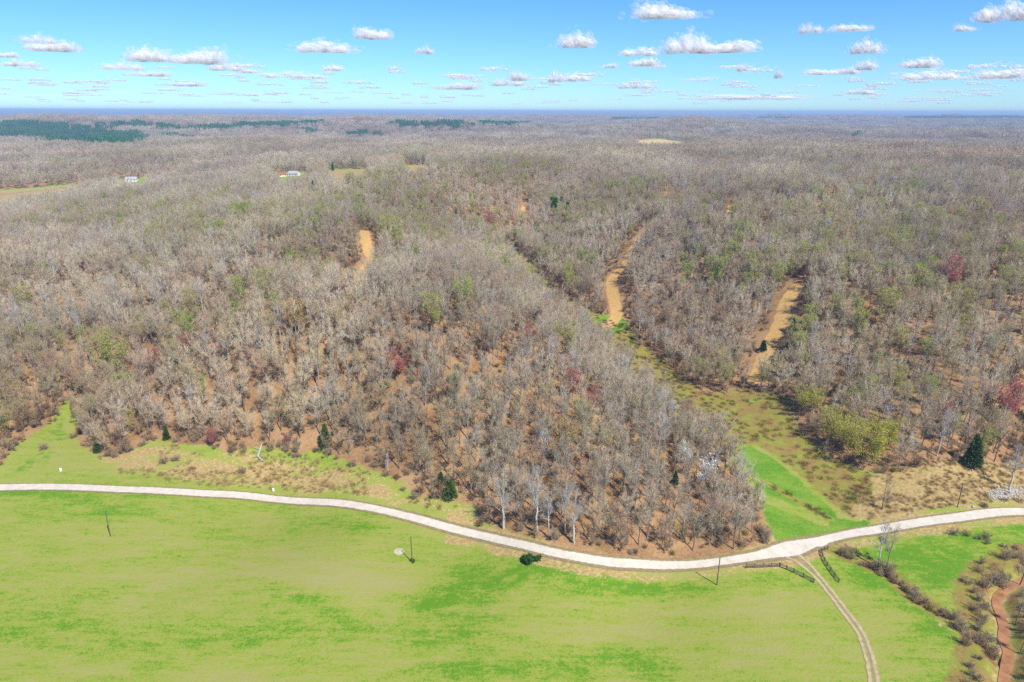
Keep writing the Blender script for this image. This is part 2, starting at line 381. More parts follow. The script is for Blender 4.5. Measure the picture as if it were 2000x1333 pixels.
MT['cedar'] = mat_twig('cedar foliage', [(0.0, (0.035, 0.08, 0.02)), (0.6, (0.055, 0.11, 0.025)), (1.0, (0.09, 0.14, 0.03))], 0.2)
MT['pine'] = mat_twig('pine foliage', [(0.0, (0.055, 0.22, 0.08)), (0.6, (0.075, 0.28, 0.10)), (1.0, (0.12, 0.32, 0.11))], 0.3, 0.4)
MT['pine_bright'] = mat_twig('bright green pine foliage', [(0.0, (0.07, 0.19, 0.03)), (1.0, (0.14, 0.28, 0.04))], 0.3, 0.3)  # brighter, yellower green of the pine clump on the ridge
MT['leaf_shrub'] = mat_twig('green shrub leaves', [(0.0, (0.035, 0.105, 0.018)), (1.0, (0.06, 0.15, 0.022))], 0.1, 0.2)
MT['straw'] = mat_twig('dry straw', [(0.0, (0.40, 0.26, 0.10)), (0.5, (0.52, 0.38, 0.17)), (1.0, (0.60, 0.48, 0.25))], 0.3, 0.4)
MT['weed'] = mat_twig('meadow weeds', [(0.0, (0.22, 0.12, 0.06)), (0.35, (0.30, 0.22, 0.08)), (0.65, (0.26, 0.28, 0.05)), (1.0, (0.34, 0.34, 0.10))], 0.6, 0.4)
MT['brush'] = mat_twig('brush twigs', [(0.0, (0.26, 0.155, 0.085)), (0.4, (0.30, 0.21, 0.125)), (0.75, (0.32, 0.255, 0.16)), (1.0, (0.28, 0.255, 0.11))], 0.4)
MT['pole'] = mat_plain('weathered pole wood', [(0.3, (0.10, 0.075, 0.055)), (0.7, (0.19, 0.155, 0.12))], 6)
MT['board'] = mat_plain('grey fence board', [(0.3, (0.075, 0.066, 0.056)), (0.7, (0.16, 0.14, 0.12))], 3)
MT['metal'] = mat_plain('galvanised steel', [(0.3, (0.35, 0.35, 0.35)), (0.7, (0.45, 0.45, 0.45))], 5, 0.5, 0.5)
MT['glaze'] = mat_plain('brown glazed porcelain', [(0.3, (0.08, 0.04, 0.03)), (0.7, (0.12, 0.06, 0.04))], 5, 0.25, 0.5)
MT['stone'] = mat_plain('grey limestone', [(0.3, (0.26, 0.25, 0.235)), (0.7, (0.46, 0.445, 0.42))], 1.5, 0.95, 0.1, 0.4)
MT['pad'] = mat_plain('worn concrete', [(0.3, (0.36, 0.31, 0.23)), (0.7, (0.50, 0.45, 0.36))], 2.5, 0.95, 0.1, 0.3)
MT['white'] = mat_plain('white paint', [(0.3, (0.74, 0.74, 0.73)), (0.7, (0.82, 0.82, 0.81))], 1)
MT['roof_grey'] = mat_plain('grey roof sheet', [(0.3, (0.30, 0.31, 0.33)), (0.7, (0.42, 0.43, 0.45))], 1, 0.6, 0.3)
MT['roof_red'] = mat_plain('rust red roof', [(0.3, (0.28, 0.09, 0.05)), (0.7, (0.36, 0.12, 0.07))], 1)
MT['glass'] = mat_plain('window glass', [(0.3, (0.03, 0.035, 0.04)), (0.7, (0.04, 0.045, 0.05))], 1, 0.08, 0.5)
MT['log'] = mat_plain('bleached log', [(0.3, (0.30, 0.28, 0.25)), (0.7, (0.45, 0.42, 0.38))], 3)
def mat_water():
    k = NT('muddy creek water'); P = k.n('NewGeometry').outputs['Position']
    col = k.ramp(k.noise(0.4, 4, P), [(0.3, (0.25, 0.105, 0.035)), (0.7, (0.44, 0.22, 0.085))])
    return k.out(k.bsdf(col, 0.12, 0.5, k.bump(k.noise(2.5, 3, P), 0.15, 0.05)))
MT['water'] = mat_water()
def mat_ribbon(name, stops, scale, lo, hi, nscale, ruts=None):
    k = NT(name); P = k.n('NewGeometry').outputs['Position']
    a = k.n('Attribute', _attribute_name='edge'); e = k.math('ADD', a.outputs['Fac'], k.math('MULTIPLY', k.math('SUBTRACT', k.noise(nscale, 5, P, 0.7), 0.5), 1.0))
    f = k.noise(scale, 6, P, 0.7)
    b = k.bsdf(k.ramp(f, stops), 0.95, 0.1, k.bump(f, 0.3, 0.1))
    t = k.n('BsdfTransparent'); mx = k.n('MixShader'); al = k.ss(e, lo, hi)
    if ruts: al = k.math('MULTIPLY', al, k.math('SUBTRACT', 1.0, k.math('MULTIPLY', k.ss(e, ruts[0], ruts[1]), .65)))
    k.l(al, mx.inputs[0]); k.l(t.outputs[0], mx.inputs[1]); k.l(b, mx.inputs[2])
    return k.out(mx.outputs[0])
MT['road'] = mat_ribbon('white limestone gravel',  [(0.25, (0.43, 0.375, 0.285)), (0.5, (0.53, 0.475, 0.38)), (0.75, (0.60, 0.55, 0.45))], 0.5, 0.0, 0.35, 1.1)
MT['shoulder'] = mat_ribbon('trampled verge earth', [(0.3, (0.17, 0.125, 0.06)), (0.7, (0.30, 0.225, 0.12))], 0.8, 0.35, 0.65, 0.7)
MT['track'] = mat_ribbon('sandy wheel track', [(0.3, (0.30, 0.225, 0.115)), (0.55, (0.42, 0.33, 0.19)), (0.8, (0.52, 0.43, 0.28))], 0.8, 0.35, 0.75, 0.35, (1.2, 1.6))

# ------------------------------------------------------------------ mesh helpers
class MB:
    """collects tubes and faces for ONE mesh"""
    def __init__(s): s.v, s.f3, s.f4, s.m3, s.m4, s.n = [], [], [], [], [], 0
    def add(s, v, f, mi=0):
        v = np.asarray(v, float).reshape(-1, 3); f = np.asarray(f, int) + s.n
        s.v.append(v); s.n += len(v)
        if f.shape[1] == 3: s.f3.append(f); s.m3.append(np.full(len(f), mi))
        else: s.f4.append(f); s.m4.append(np.full(len(f), mi))
    def tubes(s, P, Rr, k=3, mi=0):
        P = np.asarray(P, float); Rr = np.asarray(Rr, float)
        if P.ndim == 2: P = P[None]; Rr = Rr[None]
        nb, n, _ = P.shape
        d = P[:, -1] - P[:, 0]; d /= np.linalg.norm(d, axis=1, keepdims=True) + 1e-9
        ref = np.where(np.abs(d[:, 2:3]) > 0.8, np.array([[1.0, 0, 0]]), np.array([[0, 0, 1.0]]))
        u = np.cross(d, ref); u /= np.linalg.norm(u, axis=1, keepdims=True) + 1e-9; w = np.cross(d, u)
        a = np.arange(k) * 2 * np.pi / k
        ring = (np.cos(a)[None, :, None] * u[:, None] + np.sin(a)[None, :, None] * w[:, None])
        V = P[:, :, None] + Rr[:, :, None, None] * ring[:, None]
        b = (np.arange(nb) * n * k)[:, None, None]; i = (np.arange(n - 1) * k)[None, :, None]; j = np.arange(k)[None, None]
        q0 = b + i + j; q1 = b + i + (j + 1) % k
        Fq = np.stack([q0, q1, q1 + k, q0 + k], -1).reshape(-1, 4)
        s.add(V.reshape(-1, 3), Fq, mi)
    def quads(s, c, u, w, mi=0):
        """free faces with centre c and half axes u, w"""
        V = np.stack([c - u - w, c + u - w * 0.6, c + u * 0.8 + w, c - u * 0.9 + w * 0.7], 1)
        s.add(V.reshape(-1, 3), np.arange(len(c) * 4).reshape(-1, 4), mi)
    def box(s, c, size, mi=0, rz=0.0):
        x, y, z = [t / 2 for t in size]
        v = np.array([[-x, -y, -z], [x, -y, -z], [x, y, -z], [-x, y, -z], [-x, -y, z], [x, -y, z], [x, y, z], [-x, y, z]])
        cs, sn = math.cos(rz), math.sin(rz)
        v = v @ np.array([[cs, sn, 0], [-sn, cs, 0], [0, 0, 1]]) + np.asarray(c)
        s.add(v, [[0, 3, 2, 1], [4, 5, 6, 7], [0, 1, 5, 4], [1, 2, 6, 5], [2, 3, 7, 6], [3, 0, 4, 7]], mi)
    def beam(s, a, b, w, h, mi=0):
        a = np.asarray(a, float); b = np.asarray(b, float); d = b - a; d /= np.linalg.norm(d)
        u = np.cross(d, [0, 0, 1.0]); u /= np.linalg.norm(u) + 1e-9; t = np.cross(u, d)
        o = [-u * w / 2 - t * h / 2, u * w / 2 - t * h / 2, u * w / 2 + t * h / 2, -u * w / 2 + t * h / 2]
        s.add([a + p for p in o] + [b + p for p in o], [[0, 3, 2, 1], [4, 5, 6, 7], [0, 1, 5, 4], [1, 2, 6, 5], [2, 3, 7, 6], [3, 0, 4, 7]], mi)
    def join(s, o, M=None, off=(0, 0, 0), mi=None):
        V = np.vstack(o.v)
        if M is not None: V = V @ np.asarray(M).T
        V = V + np.asarray(off); base = s.n
        s.v.append(V); s.n += len(V)
        for f, m in zip(o.f3, o.m3): s.f3.append(f + base); s.m3.append(m if mi is None else np.full(len(f), mi))
        for f, m in zip(o.f4, o.m4): s.f4.append(f + base); s.m4.append(m if mi is None else np.full(len(f), mi))
    def mesh(s, name, mats, smooth=False):
        me = bpy.data.meshes.new(name)
        V = np.vstack(s.v).astype(np.float32)
        f3 = np.vstack(s.f3) if s.f3 else np.zeros((0, 3), int); f4 = np.vstack(s.f4) if s.f4 else np.zeros((0, 4), int)
        mi = np.concatenate([*(s.m3 or []), *(s.m4 or [])]).astype(np.int32)
        me.vertices.add(len(V)); me.vertices.foreach_set('co', V.ravel())
        li = np.concatenate([f3.ravel(), f4.ravel()]).astype(np.int32)
        me.loops.add(len(li)); me.loops.foreach_set('vertex_index', li)
        np_ = len(f3) + len(f4)
        st = np.concatenate([np.arange(len(f3)) * 3, len(f3) * 3 + np.arange(len(f4)) * 4]).astype(np.int32)
        me.polygons.add(np_); me.polygons.foreach_set('loop_start', st)
        for m in (mats if isinstance(mats, (list, tuple)) else [mats]): me.materials.append(m)
        me.polygons.foreach_set('material_index', mi)
        me.polygons.foreach_set('use_smooth', np.full(np_, smooth))
        me.update(calc_edges=True); return me

def link(name, data, parent=None, loc=None):
    o = bpy.data.objects.new(name, data); COL.objects.link(o)
    if parent: o.parent = parent
    if loc is not None: o.location = loc
    return o
def tag(o, label=None, cat=None, group=None, kind=None):
    if label: o['label'] = label
    if cat: o['category'] = cat
    if group: o['group'] = group
    if kind: o['kind'] = kind
    return o
def empty(name, loc, rz=0.0, sc=1.0):
    o = link(name, None, None, loc); o.rotation_euler = (0, 0, rz); o.scale = (sc, sc, sc); o.empty_display_size = 1; return o

# ------------------------------------------------------------------ ground sheet
def build_ground():
    th = np.concatenate([np.linspace(-50, 50, 560), np.linspace(50, 310, 40)[1:-1]])
    rr = np.concatenate([np.array([12, 30, 50, 70, 85]), np.geomspace(95, 800, 430), np.geomspace(808, 4000, 170), np.geomspace(4080, 34000, 90)])
    T, RR = np.meshgrid(R(1) * th, rr)
    X, Y = np.sin(T) * RR, np.cos(T) * RR
    Z = height(X, Y)
    nr, nt = X.shape
    V = np.vstack([np.stack([X, Y, Z], -1).reshape(-1, 3), [[0, 0, 0]]])
    i = np.arange(nr - 1)[:, None] * nt; j = np.arange(nt)[None]
    a = i + j; b = i + (j + 1) % nt
    q = np.stack([a, a + nt, b + nt, b], -1).reshape(-1, 4)
    mb = MB(); mb.add(V, q)
    jj = np.arange(nt); tri = np.stack([jj, (jj + 1) % nt, np.full(nt, nr * nt)], -1)
    mb.f3.append(tri); mb.m3.append(np.zeros(nt))
    me = mb.mesh('ground', MT['ground'], True)
    # what grows where
    x, y, z = V[:, 0], V[:, 1], V[:, 2]
    r = np.hypot(x, y); n = len(x)
    near = r < 1700
    A = np.zeros((n, 4), np.float32); B = np.zeros((n, 4), np.float32); D = np.zeros((n, 4), np.float32)
    A[:, 3] = B[:, 3] = D[:, 3] = 1
    A[:, 0] = 0.5; A[:, 2] = 1
    xn, yn = x[near], y[near]
    A[near, 2] = np.clip(0.5 + -poly_sd(xn, yn, OPEN) / 7, 0, 1)
    bare = np.zeros(len(xn))
    for p, w in CUTS[:5]: bare = np.maximum(bare, np.clip(0.5 + (w * 0.5 - seg_dist(xn, yn, p)) / 4, 0, 1))
    B[near, 2] = bare
    VD = at_list([(428, 957), (445, 946), (458, 936), (474, 926)]); vdr = np.clip(1.3 - seg_dist(xn, yn, VD) / .8, 0, 1)
    fo_ = far_open(x, y, z); D[:, 2] = np.clip(0.5 + far_open(x, y, z, ('tan',)) / 2, 0, 1)
    A[:, 2] = np.minimum(A[:, 2], np.clip(.5 - (fo_ + 4) / 2, 0, 1)); st_ = np.clip(0.5 + far_open(x, y, z, ('straw',)) / 2, 0, 1)
    B[near, 0] = np.maximum(np.clip(0.5 + poly_sd(xn, yn, MEADOW) / 5, 0, 1), 0.75 * np.clip(0.5 + poly_sd(xn, yn, LEFTGREEN) / 18, 0, 1) - 0.1)
    B[near, 1] = np.maximum(np.clip(0.5 + poly_sd(xn, yn, SCRUB) / 8, 0, 1), 0.75 * np.clip(1.3 - seg_dist(xn, yn, MEADOWLINE) / 1.6, 0, 1), 0.7 * np.clip(1.3 - seg_dist(xn, yn, MEADOWLINE2) / 4, 0, 1)); B[near, 1] = np.maximum(np.maximum(B[near, 1], .8 * vdr), .7 * np.clip(1.5 - np.abs(seg_dist(xn, yn, creek_xy) - 6) / 5, 0, 1)); B[near, 1] = np.maximum(B[near, 1], .6 * np.clip(1.5 - seg_dist(xn, yn, ditch_xy) / 4, 0, 1))
    B[near, 0] *= 1 - 0.8 * np.clip(1.4 - np.minimum(seg_dist(xn, yn, MEADOWLINE) / 1.6, seg_dist(xn, yn, MEADOWLINE2) / 4), 0, 1)
    PATCH = at_list([(1150,618),(1205,612),(1228,628),(1215,648),(1180,652)]); B[near, 0] = np.maximum(B[near, 0], .7 * np.clip(.5 + poly_sd(xn, yn, PATCH) / 8, 0, 1)); B[near, 1] *= 1 - np.clip(.5 + poly_sd(xn, yn, PATCH) / 8, 0, 1)
    dry = np.maximum(np.clip(0.35 + poly_sd(xn, yn, VERGE) / 16, 0, 0.60), np.clip(0.5 + poly_sd(xn, yn, DRYR) / 12, 0, 0.85))
    dry = np.maximum(dry, 0.55 * np.clip(1 - seg_dist(xn, yn, ditch_xy) / 8, 0, 1))
    dry = np.maximum(dry, 0.62 * np.clip(1.2 - seg_dist(xn, yn, creek_xy) / 9, 0, 1))
    dry = np.maximum(dry, 0.62 * np.clip(1.4 - np.abs(seg_dist(xn, yn, ROAD) - 4) / 3, 0, 1) * (xn > -20))
    A[near, 1] = dry; A[:, 1] = np.maximum(A[:, 1], .95 * st_)
    # greener hollows and pale worn spots of the pasture
    px, py, dep = project(np.stack([x, y, z], -1))
    ok = (r < 260) & (dep > 1)
    lush = np.zeros(n)
    for cx, cy, ax, ay, ang, amp in [(880,1150,70,26,-0.35,.55),(1005,1128,45,13,-0.45,.75),(850,1180,70,10,-0.15,.45),(640,1190,55,16,0.45,.5),(560,1165,120,16,0,.3),(905,1230,110,28,-0.1,.5),(1000,1310,190,24,0,.45),(1150,1130,80,20,0.1,.45),(1320,1150,150,16,0,.45),(1270,1300,60,22,.2,.4),
        (1850,1080,140,40,-0.1,.6),(1900,1110,90,40,0,.3),(1990,1040,60,18,0,.5),(1680,1120,60,25,.5,.35),(1800,1200,80,18,.65,.35),(1880,1270,60,30,.9,.3),(90,965,160,8,0,.5),(650,1020,200,12,.2,.3),(330,1090,120,14,-.1,.2),(450,1230,300,30,0,.15),(40,1250,120,40,0,.25),(1520,1130,60,12,.1,.4),(1080,1110,70,10,.15,.5),
        (700,1100,170,50,-.2,-.22),(1030,1235,70,25,0,-.3),(620,1130,90,25,.2,-.18),(250,1050,150,30,0,-.12),(750,1150,110,40,-.2,-.25),(1560,1240,140,50,.4,-.22),(1450,1290,120,40,0,-.15),(1250,1190,130,14,.1,-.25),(1280,1240,120,16,.1,-.25),(1500,1190,90,20,0,-.15),(1720,1260,40,60,0,-.15),(1120,1040,200,14,.2,-.1)]:
        dx, dy = px - cx, py - cy; c, s = math.cos(ang), math.sin(ang)
        u, w = (dx * c + dy * s) / ax, (-dx * s + dy * c) / ay
        lush += amp * np.exp(-(u * u + w * w) * 0.8)
    A[:, 0] = np.where(ok, np.clip(0.5 + lush, 0, 1), 0.5)
    pf = fbm(x / 2600 + 9, y / 1100, 4, 63); D[:, 1] = sstep(7600, 8200, r) * sstep(.585, .60, pf)
    D[:, 0] = sstep(1500, 3500, r) * np.clip(.5 - fo_ / 2, 0, 1)
    for nm, arr in (('zone_a', A), ('zone_b', B), ('zone_c', D)):
        at_ = me.attributes.new(nm, 'FLOAT_COLOR', 'POINT'); at_.data.foreach_set('color', arr.ravel())
    return tag(link('ground', me), kind='structure')
build_ground()

def ribbon(name, line, half, lift, mat, rows=8, half_fn=None, zfix=None):
    L = np.asarray(line); d = np.gradient(L, axis=0); d /= np.linalg.norm(d, axis=1, keepdims=True)
    nrm = np.stack([-d[:, 1], d[:, 0]], -1)
    hw = np.full(len(L), half) if half_fn is None else np.array([half_fn(i / (len(L) - 1), L[i]) for i in range(len(L))])
    u = np.linspace(-1, 1, rows + 1)
    XY = L[:, None] + nrm[:, None] * (hw[:, None] * u[None])[..., None]
    Z = height(XY[..., 0], XY[..., 1])
    if zfix is not None:      # standing water: level across, a little above the bed
        zc = height(L[:, 0], L[:, 1]); kz = np.ones(9) / 9
        Z = np.repeat((np.convolve(np.pad(zc, 4, 'edge'), kz, 'valid') + zfix)[:, None], rows + 1, 1)
    V = np.dstack([XY, Z + lift])
    n, k = V.shape[:2]
    a = (np.arange(n - 1)[:, None] * k + np.arange(k - 1)[None]).ravel()
    mb = MB(); mb.add(V.reshape(-1, 3), np.stack([a, a + 1, a + k + 1, a + k], -1))
    me = mb.mesh(name, mat, True)
    e = np.tile(1 - np.abs(u), (n, 1)) * hw[:, None]
    at_ = me.attributes.new('edge', 'FLOAT', 'POINT'); at_.data.foreach_set('value', e.astype(np.float32).ravel())
    return tag(link(name, me), kind='structure')
JUNC = at_list([(1558,1083)])[0]
ribbon('road_shoulder', ROAD, 4.6, 0.07, MT['shoulder'], 8, lambda t, p: 2.9 + 1.5 * math.exp(-((p - JUNC) ** 2).sum() / 90))
ribbon('gravel_road', ROAD, 3.1, 0.13, MT['road'], 8, lambda t, p: 1.62 + .35 * sstep(-10, -90, p[0]) + .35 * sstep(85, 120, p[0]) + 1.5 * math.exp(-((p - JUNC) ** 2).sum() / 60))
ribbon('dirt_track', TRACK, 2.1, 0.10, MT['track'], 8, lambda t, p: 1.75 + 1.2 * max(0, 1 - t * 6))
ribbon('far_road', smooth_line(at_list([(-120,387),(0,380),(60,374),(150,363)]), 8), 4.0, .25, MT['track'], 4)
ribbon('creek_water', smooth_line(creek_xy), 1.15, 0.0, MT['water'], 4, None, 0.22)

# ------------------------------------------------------------------ trees
def rnd(n, a, b): return rs.uniform(a, b, n)
def unit(v): return v / (np.linalg.norm(v, axis=-1, keepdims=True) + 1e-9)
def along(P, t):
    """points at fractions t on each branch; P (nb,n,3), t (nb,m)"""
    n = P.shape[1]; f = t * (n - 1); i = np.minimum(f.astype(int), n - 2); w = (f - i)[..., None]
    b = np.arange(len(P))[:, None]
    return P[b, i] * (1 - w) + P[b, i + 1] * w, unit(P[b, i + 1] - P[b, i])
def grow(start, d, length, n, lift, jit):
    P = [start]; cur = d
    for i in range(n - 1):
        cur = unit(cur + np.array([0, 0, lift]) + rs.normal(0, jit, d.shape))
        P.append(P[-1] + cur * (length / (n - 1))[:, None])
    return np.stack(P, 1)

def bare_tree(seed, H, cb, cr, nlead=5, nlow=3, nsec=7, nter=5, ntw=3, thick=1.0, leaves=0, leaf=0.25, r0=None, lean=0.02, k=5):
    """trunk and crown meshes of a leafless hardwood: trunk and leaders / branches, twigs (and buds)"""
    global rs
    keep = rs; rs = np.random.RandomState(seed)
    T, K = MB(), MB()
    r0 = r0 or 0.0105 * H + 0.03
    zt = np.linspace(-0.6, cb * H, 6); wob = np.cumsum(rs.normal(0, lean * H * 0.35, (6, 2)), 0); wob -= wob[0]
    tr = np.column_stack([wob, zt])
    T.tubes(tr, np.linspace(r0 * 1.15, r0 * 0.72, 6), k)
    top = tr[-1]
    az = np.arange(nlead) * 2 * np.pi / nlead + rnd(nlead, -0.5, 0.5)
    rad = cr * rnd(nlead, 0.45, 0.88); rad[0] *= 0.2
    zend = H * (0.97 - 0.22 * (rad / cr) ** 1.6 + rnd(nlead, -0.06, 0.03))
    end = np.stack([top[0] + np.cos(az) * rad, top[1] + np.sin(az) * rad, zend], -1)
    st, _ = along(np.repeat(tr[None], nlead, 0), rnd((nlead, 1), 0.74, 1.0)); st = st[:, 0]; st[0] = top
    mid = (st + end) / 2; mid[:, :2] += (end[:, :2] - st[:, :2]) * 0.12; mid[:, 2] -= (zend - st[:, 2]) * 0.06
    t = np.linspace(0, 1, 7)[None, :, None]
    LP = st[:, None] * (1 - t) ** 2 + 2 * mid[:, None] * t * (1 - t) + end[:, None] * t ** 2
    LP[:, 1:-1] += rs.normal(0, 0.14, LP[:, 1:-1].shape)
    T.tubes(LP, np.linspace(1, 0.16, 7)[None] * r0 * rnd((nlead, 1), 0.34, 0.52), 4)
    allb = [LP]
    if nlow:
        s2, _ = along(np.repeat(tr[None], nlow, 0), rnd((nlow, 1), 0.62, 0.98))
        a2 = rnd(nlow, 0, 6.28); d2 = np.stack([np.cos(a2), np.sin(a2), rnd(nlow, 0.2, 0.8)], -1)
        LB = grow(s2[:, 0], unit(d2), cr * rnd(nlow, 0.6, 1.0), 7, 0.12, 0.12)
        T.tubes(LB, np.linspace(1, 0.18, 7)[None] * r0 * rnd((nlow, 1), 0.26, 0.4), 4)
        allb.append(LB)
    LB = np.concatenate(allb)
    s3, d3 = along(LB, rnd((len(LB), nsec), 0.22, 1.0) ** 0.8); s3 = s3.reshape(-1, 3); d3 = d3.reshape(-1, 3)
    out = s3 - np.array([top[0], top[1], 0]); out[:, 2] = 0; out = unit(out + rs.normal(0, 0.8, out.shape) * [1, 1, 0])
    d3 = unit(d3 * 0.5 + out * 0.75 + np.array([0, 0, 0.25]) + rs.normal(0, 0.3, d3.shape))
    S = grow(s3, d3, cr * rnd(len(s3), 0.30, 0.70), 4, 0.16, 0.13)
    K.tubes(S, np.array([1, 0.75, 0.5, 0.3])[None] * rnd((len(S), 1), 0.05, 0.08) * thick ** 0.5, 3)
    s4, d4 = along(S, rnd((len(S), nter), 0.2, 1.0)); s4 = s4.reshape(-1, 3); d4 = d4.reshape(-1, 3)
    d4 = unit(d4 * 0.6 + rs.normal(0, 0.55, d4.shape) + np.array([0, 0, 0.3]))
    Q = grow(s4, d4, rnd(len(s4), 0.9, 2.0) * (cr / 4.5) ** 0.5, 3, 0.12, 0.14)
    K.tubes(Q, np.array([1, 0.75, 0.45])[None] * rnd((len(Q), 1), 0.022, 0.034) * thick, 3)
    tips = Q[:, -1]
    if ntw:
        s5, d5 = along(Q, rnd((len(Q), ntw), 0.25, 1.0)); s5 = s5.reshape(-1, 3); d5 = d5.reshape(-1, 3)
        d5 = unit(d5 * 0.6 + rs.normal(0, 0.5, d5.shape) + np.array([0, 0, 0.3]))
        e5 = s5 + d5 * rnd((len(s5), 1), 0.5, 1.15)
        K.tubes(np.stack([s5, e5], 1), np.array([1, 0.45])[None] * rnd((len(s5), 1), 0.011, 0.018) * thick, 3)
        tips = np.vstack([tips, e5])
    if leaves:
        c = tips[rs.randint(0, len(tips), leaves)] + rs.normal(0, 0.25, (leaves, 3))
        u = unit(rs.normal(0, 1, (leaves, 3))); w = unit(np.cross(u, rs.normal(0, 1, (leaves, 3))))
        sz = rnd((leaves, 1), 0.5, 1.2) * leaf
        K.quads(c, u * sz, w * sz * 0.7, 1)
    rs = keep
    return T, K

def shrub(seed, h, w, nstem=9, leaves=0, leaf=0.2, thick=1.0, nsec=6, nter=5):
    global rs
    keep = rs; rs = np.random.RandomState(seed)
    T, K = MB(), MB()
    a = rnd(nstem, 0, 6.28); b = rnd((nstem, 1), 0, 0.25) * w
    s = np.column_stack([np.cos(a), np.sin(a), np.zeros(nstem)]) * b; s[:, 2] = -0.2
    d = unit(np.column_stack([np.cos(a) * rnd(nstem, .1, .8) * w / h, np.sin(a) * rnd(nstem, .1, .8) * w / h, np.ones(nstem)]))
    P = grow(s, d, h * rnd(nstem, 0.6, 0.95), 5, 0.05, 0.12)
    T.tubes(P, np.linspace(1, 0.3, 5)[None] * rnd((nstem, 1), 0.03, 0.06), 3)
    s3, d3 = along(P, rnd((nstem, nsec), 0.15, 1)); s3 = s3.reshape(-1, 3); d3 = d3.reshape(-1, 3)
    S = grow(s3, unit(d3 * 0.5 + rs.normal(0, 0.5, d3.shape) + [0, 0, 0.2]), h * rnd(len(s3), 0.15, 0.38), 3, 0.1, 0.15)
    K.tubes(S, np.array([1, 0.7, 0.4])[None] * 0.018 * thick, 3)
    s4, d4 = along(S, rnd((len(S), nter), 0.2, 1)); s4 = s4.reshape(-1, 3); d4 = d4.reshape(-1, 3)
    e4 = s4 + unit(d4 * 0.5 + rs.normal(0, 0.5, d4.shape) + [0, 0, 0.2]) * rnd((len(s4), 1), 0.25, 0.6)
    K.tubes(np.stack([s4, e4], 1), np.array([1, 0.5])[None] * 0.012 * thick, 3)
    if leaves:
        c = e4[rs.randint(0, len(e4), leaves)] + rs.normal(0, 0.12, (leaves, 3)); c[:, 2] = np.maximum(c[:, 2], 0.1)
        u = unit(rs.normal(0, 1, (leaves, 3))); v = unit(np.cross(u, rs.normal(0, 1, (leaves, 3))))
        K.quads(c, u * leaf, v * leaf * 0.7, 1)
    rs = keep
    return T, K

def cedar(seed, H, Rb, n=1800, size=0.38, base=0.04, power=0.75, trunk_r=0.16):
    global rs
    keep = rs; rs = np.random.RandomState(seed)
    T, K = MB(), MB()
    T.tubes(np.array([[0, 0, -0.4], [0, 0, H * 0.5], [0, 0, H * 0.93]]), np.array([trunk_r, trunk_r * .6, 0.03]), 6)
    nb = 60
    zb = rnd(nb, base, 0.95) * H; ab = rnd(nb, 0, 6.28)
    rb = Rb * (1 - zb / H) ** power * rnd(nb, 0.75, 1.12) * (0.8 + 0.2 * np.sin(ab * 3 + zb))
    e = np.column_stack([np.cos(ab) * rb, np.sin(ab) * rb, zb + rb * 0.3]); s = np.column_stack([0 * ab, 0 * ab, zb])
    T.tubes(np.stack([s, e], 1), np.tile([0.05, 0.012], (nb, 1)), 3)
    i = rs.randint(0, nb, n); t = rnd(n, 0.3, 1.03) ** 0.7
    c = s[i] * (1 - t[:, None]) + e[i] * t[:, None] + rs.normal(0, 0.17 + 0.02 * Rb, (n, 3))
    a = rnd(n, 0, 6.28); z = rnd(n, base, 0.985) * H; rr = Rb * (1 - z / H) ** power * rnd(n, 0.45, 1.0)
    fill = np.column_stack([np.cos(a) * rr, np.sin(a) * rr, z + rr * 0.15])
    m = rs.rand(n) < 0.5; c[m] = fill[m]
    u = unit(np.column_stack([c[:, 0], c[:, 1], np.full(n, 0.6)]) + rs.normal(0, 0.5, (n, 3))); v = unit(np.cross(u, rs.normal(0, 1, (n, 3))))
    sz = size * rnd((n, 1), 0.6, 1.2)
    K.quads(c, u * sz, v * sz * 0.45)
    rs = keep
    return T, K

def pine(seed, H, Rb, n=700, size=0.6):
    return cedar(seed, H, Rb, n, size, 0.42, 0.55, 0.2)

FORMS = {}     # name -> (trunk mesh, crown mesh, joined mesh)
def form(name, TK, tm, cm):
    T, K = TK
    cm = cm if isinstance(cm, list) else [cm]
    tmesh = T.mesh('trunk', MT[tm], True); kmesh = K.mesh('crown', [MT[c] for c in cm], False)
    J = MB(); J.join(T, mi=0)
    base = J.n; J.v.append(np.vstack(K.v)); J.n += len(J.v[-1])
    for f, m in zip(K.f3, K.m3): J.f3.append(f + base); J.m3.append(m + 1)
    for f, m in zip(K.f4, K.m4): J.f4.append(f + base); J.m4.append(m + 1)
    FORMS[name] = (tmesh, kmesh, J.mesh(name, [MT[tm]] + [MT[c] for c in cm], False))

specs = [(22, .44, 4.6, 7, 3), (20, .36, 5.0, 8, 3), (23, .50, 4.0, 6, 3), (19, .34, 5.4, 8, 3), (21, .46, 4.4, 7, 3), (16, .42, 3.4, 6, 3)]
for i, (H, cb, cr, nl, nw) in enumerate(specs):
    form('hardwood%d' % i, bare_tree(100 + i, H, cb, cr, nl, nw), 'bark', 'twig')
form('slender0', bare_tree(120, 21, .60, 2.3, 3, 4, 7, 5, 4), 'bark', 'twig')
form('slender1', bare_tree(121, 17, .50, 2.0, 3, 4, 7, 5, 4), 'bark', 'twig')
form('sycamore0', bare_tree(130, 24, .42, 5.6, 5, 5, 8, 5, 4, r0=.42, lean=.03, k=7), 'pale_bark', 'pale_twig')
form('sycamore1', bare_tree(131, 22, .50, 4.6, 4, 5, 8, 5, 4, r0=.36, lean=.04, k=7), 'pale_bark', 'pale_twig')
form('pale0', bare_tree(132, 22, .50, 3.8, 5, 3), 'pale_bark', 'pale_twig')
form('pale1', bare_tree(133, 19, .55, 2.4, 3, 4), 'pale_bark', 'pale_twig')
form('budding0', bare_tree(140, 20, .38, 4.6, 6, 3, 7, 4, 3, leaves=2600, leaf=.20), 'bark', ['twig', 'bud'])
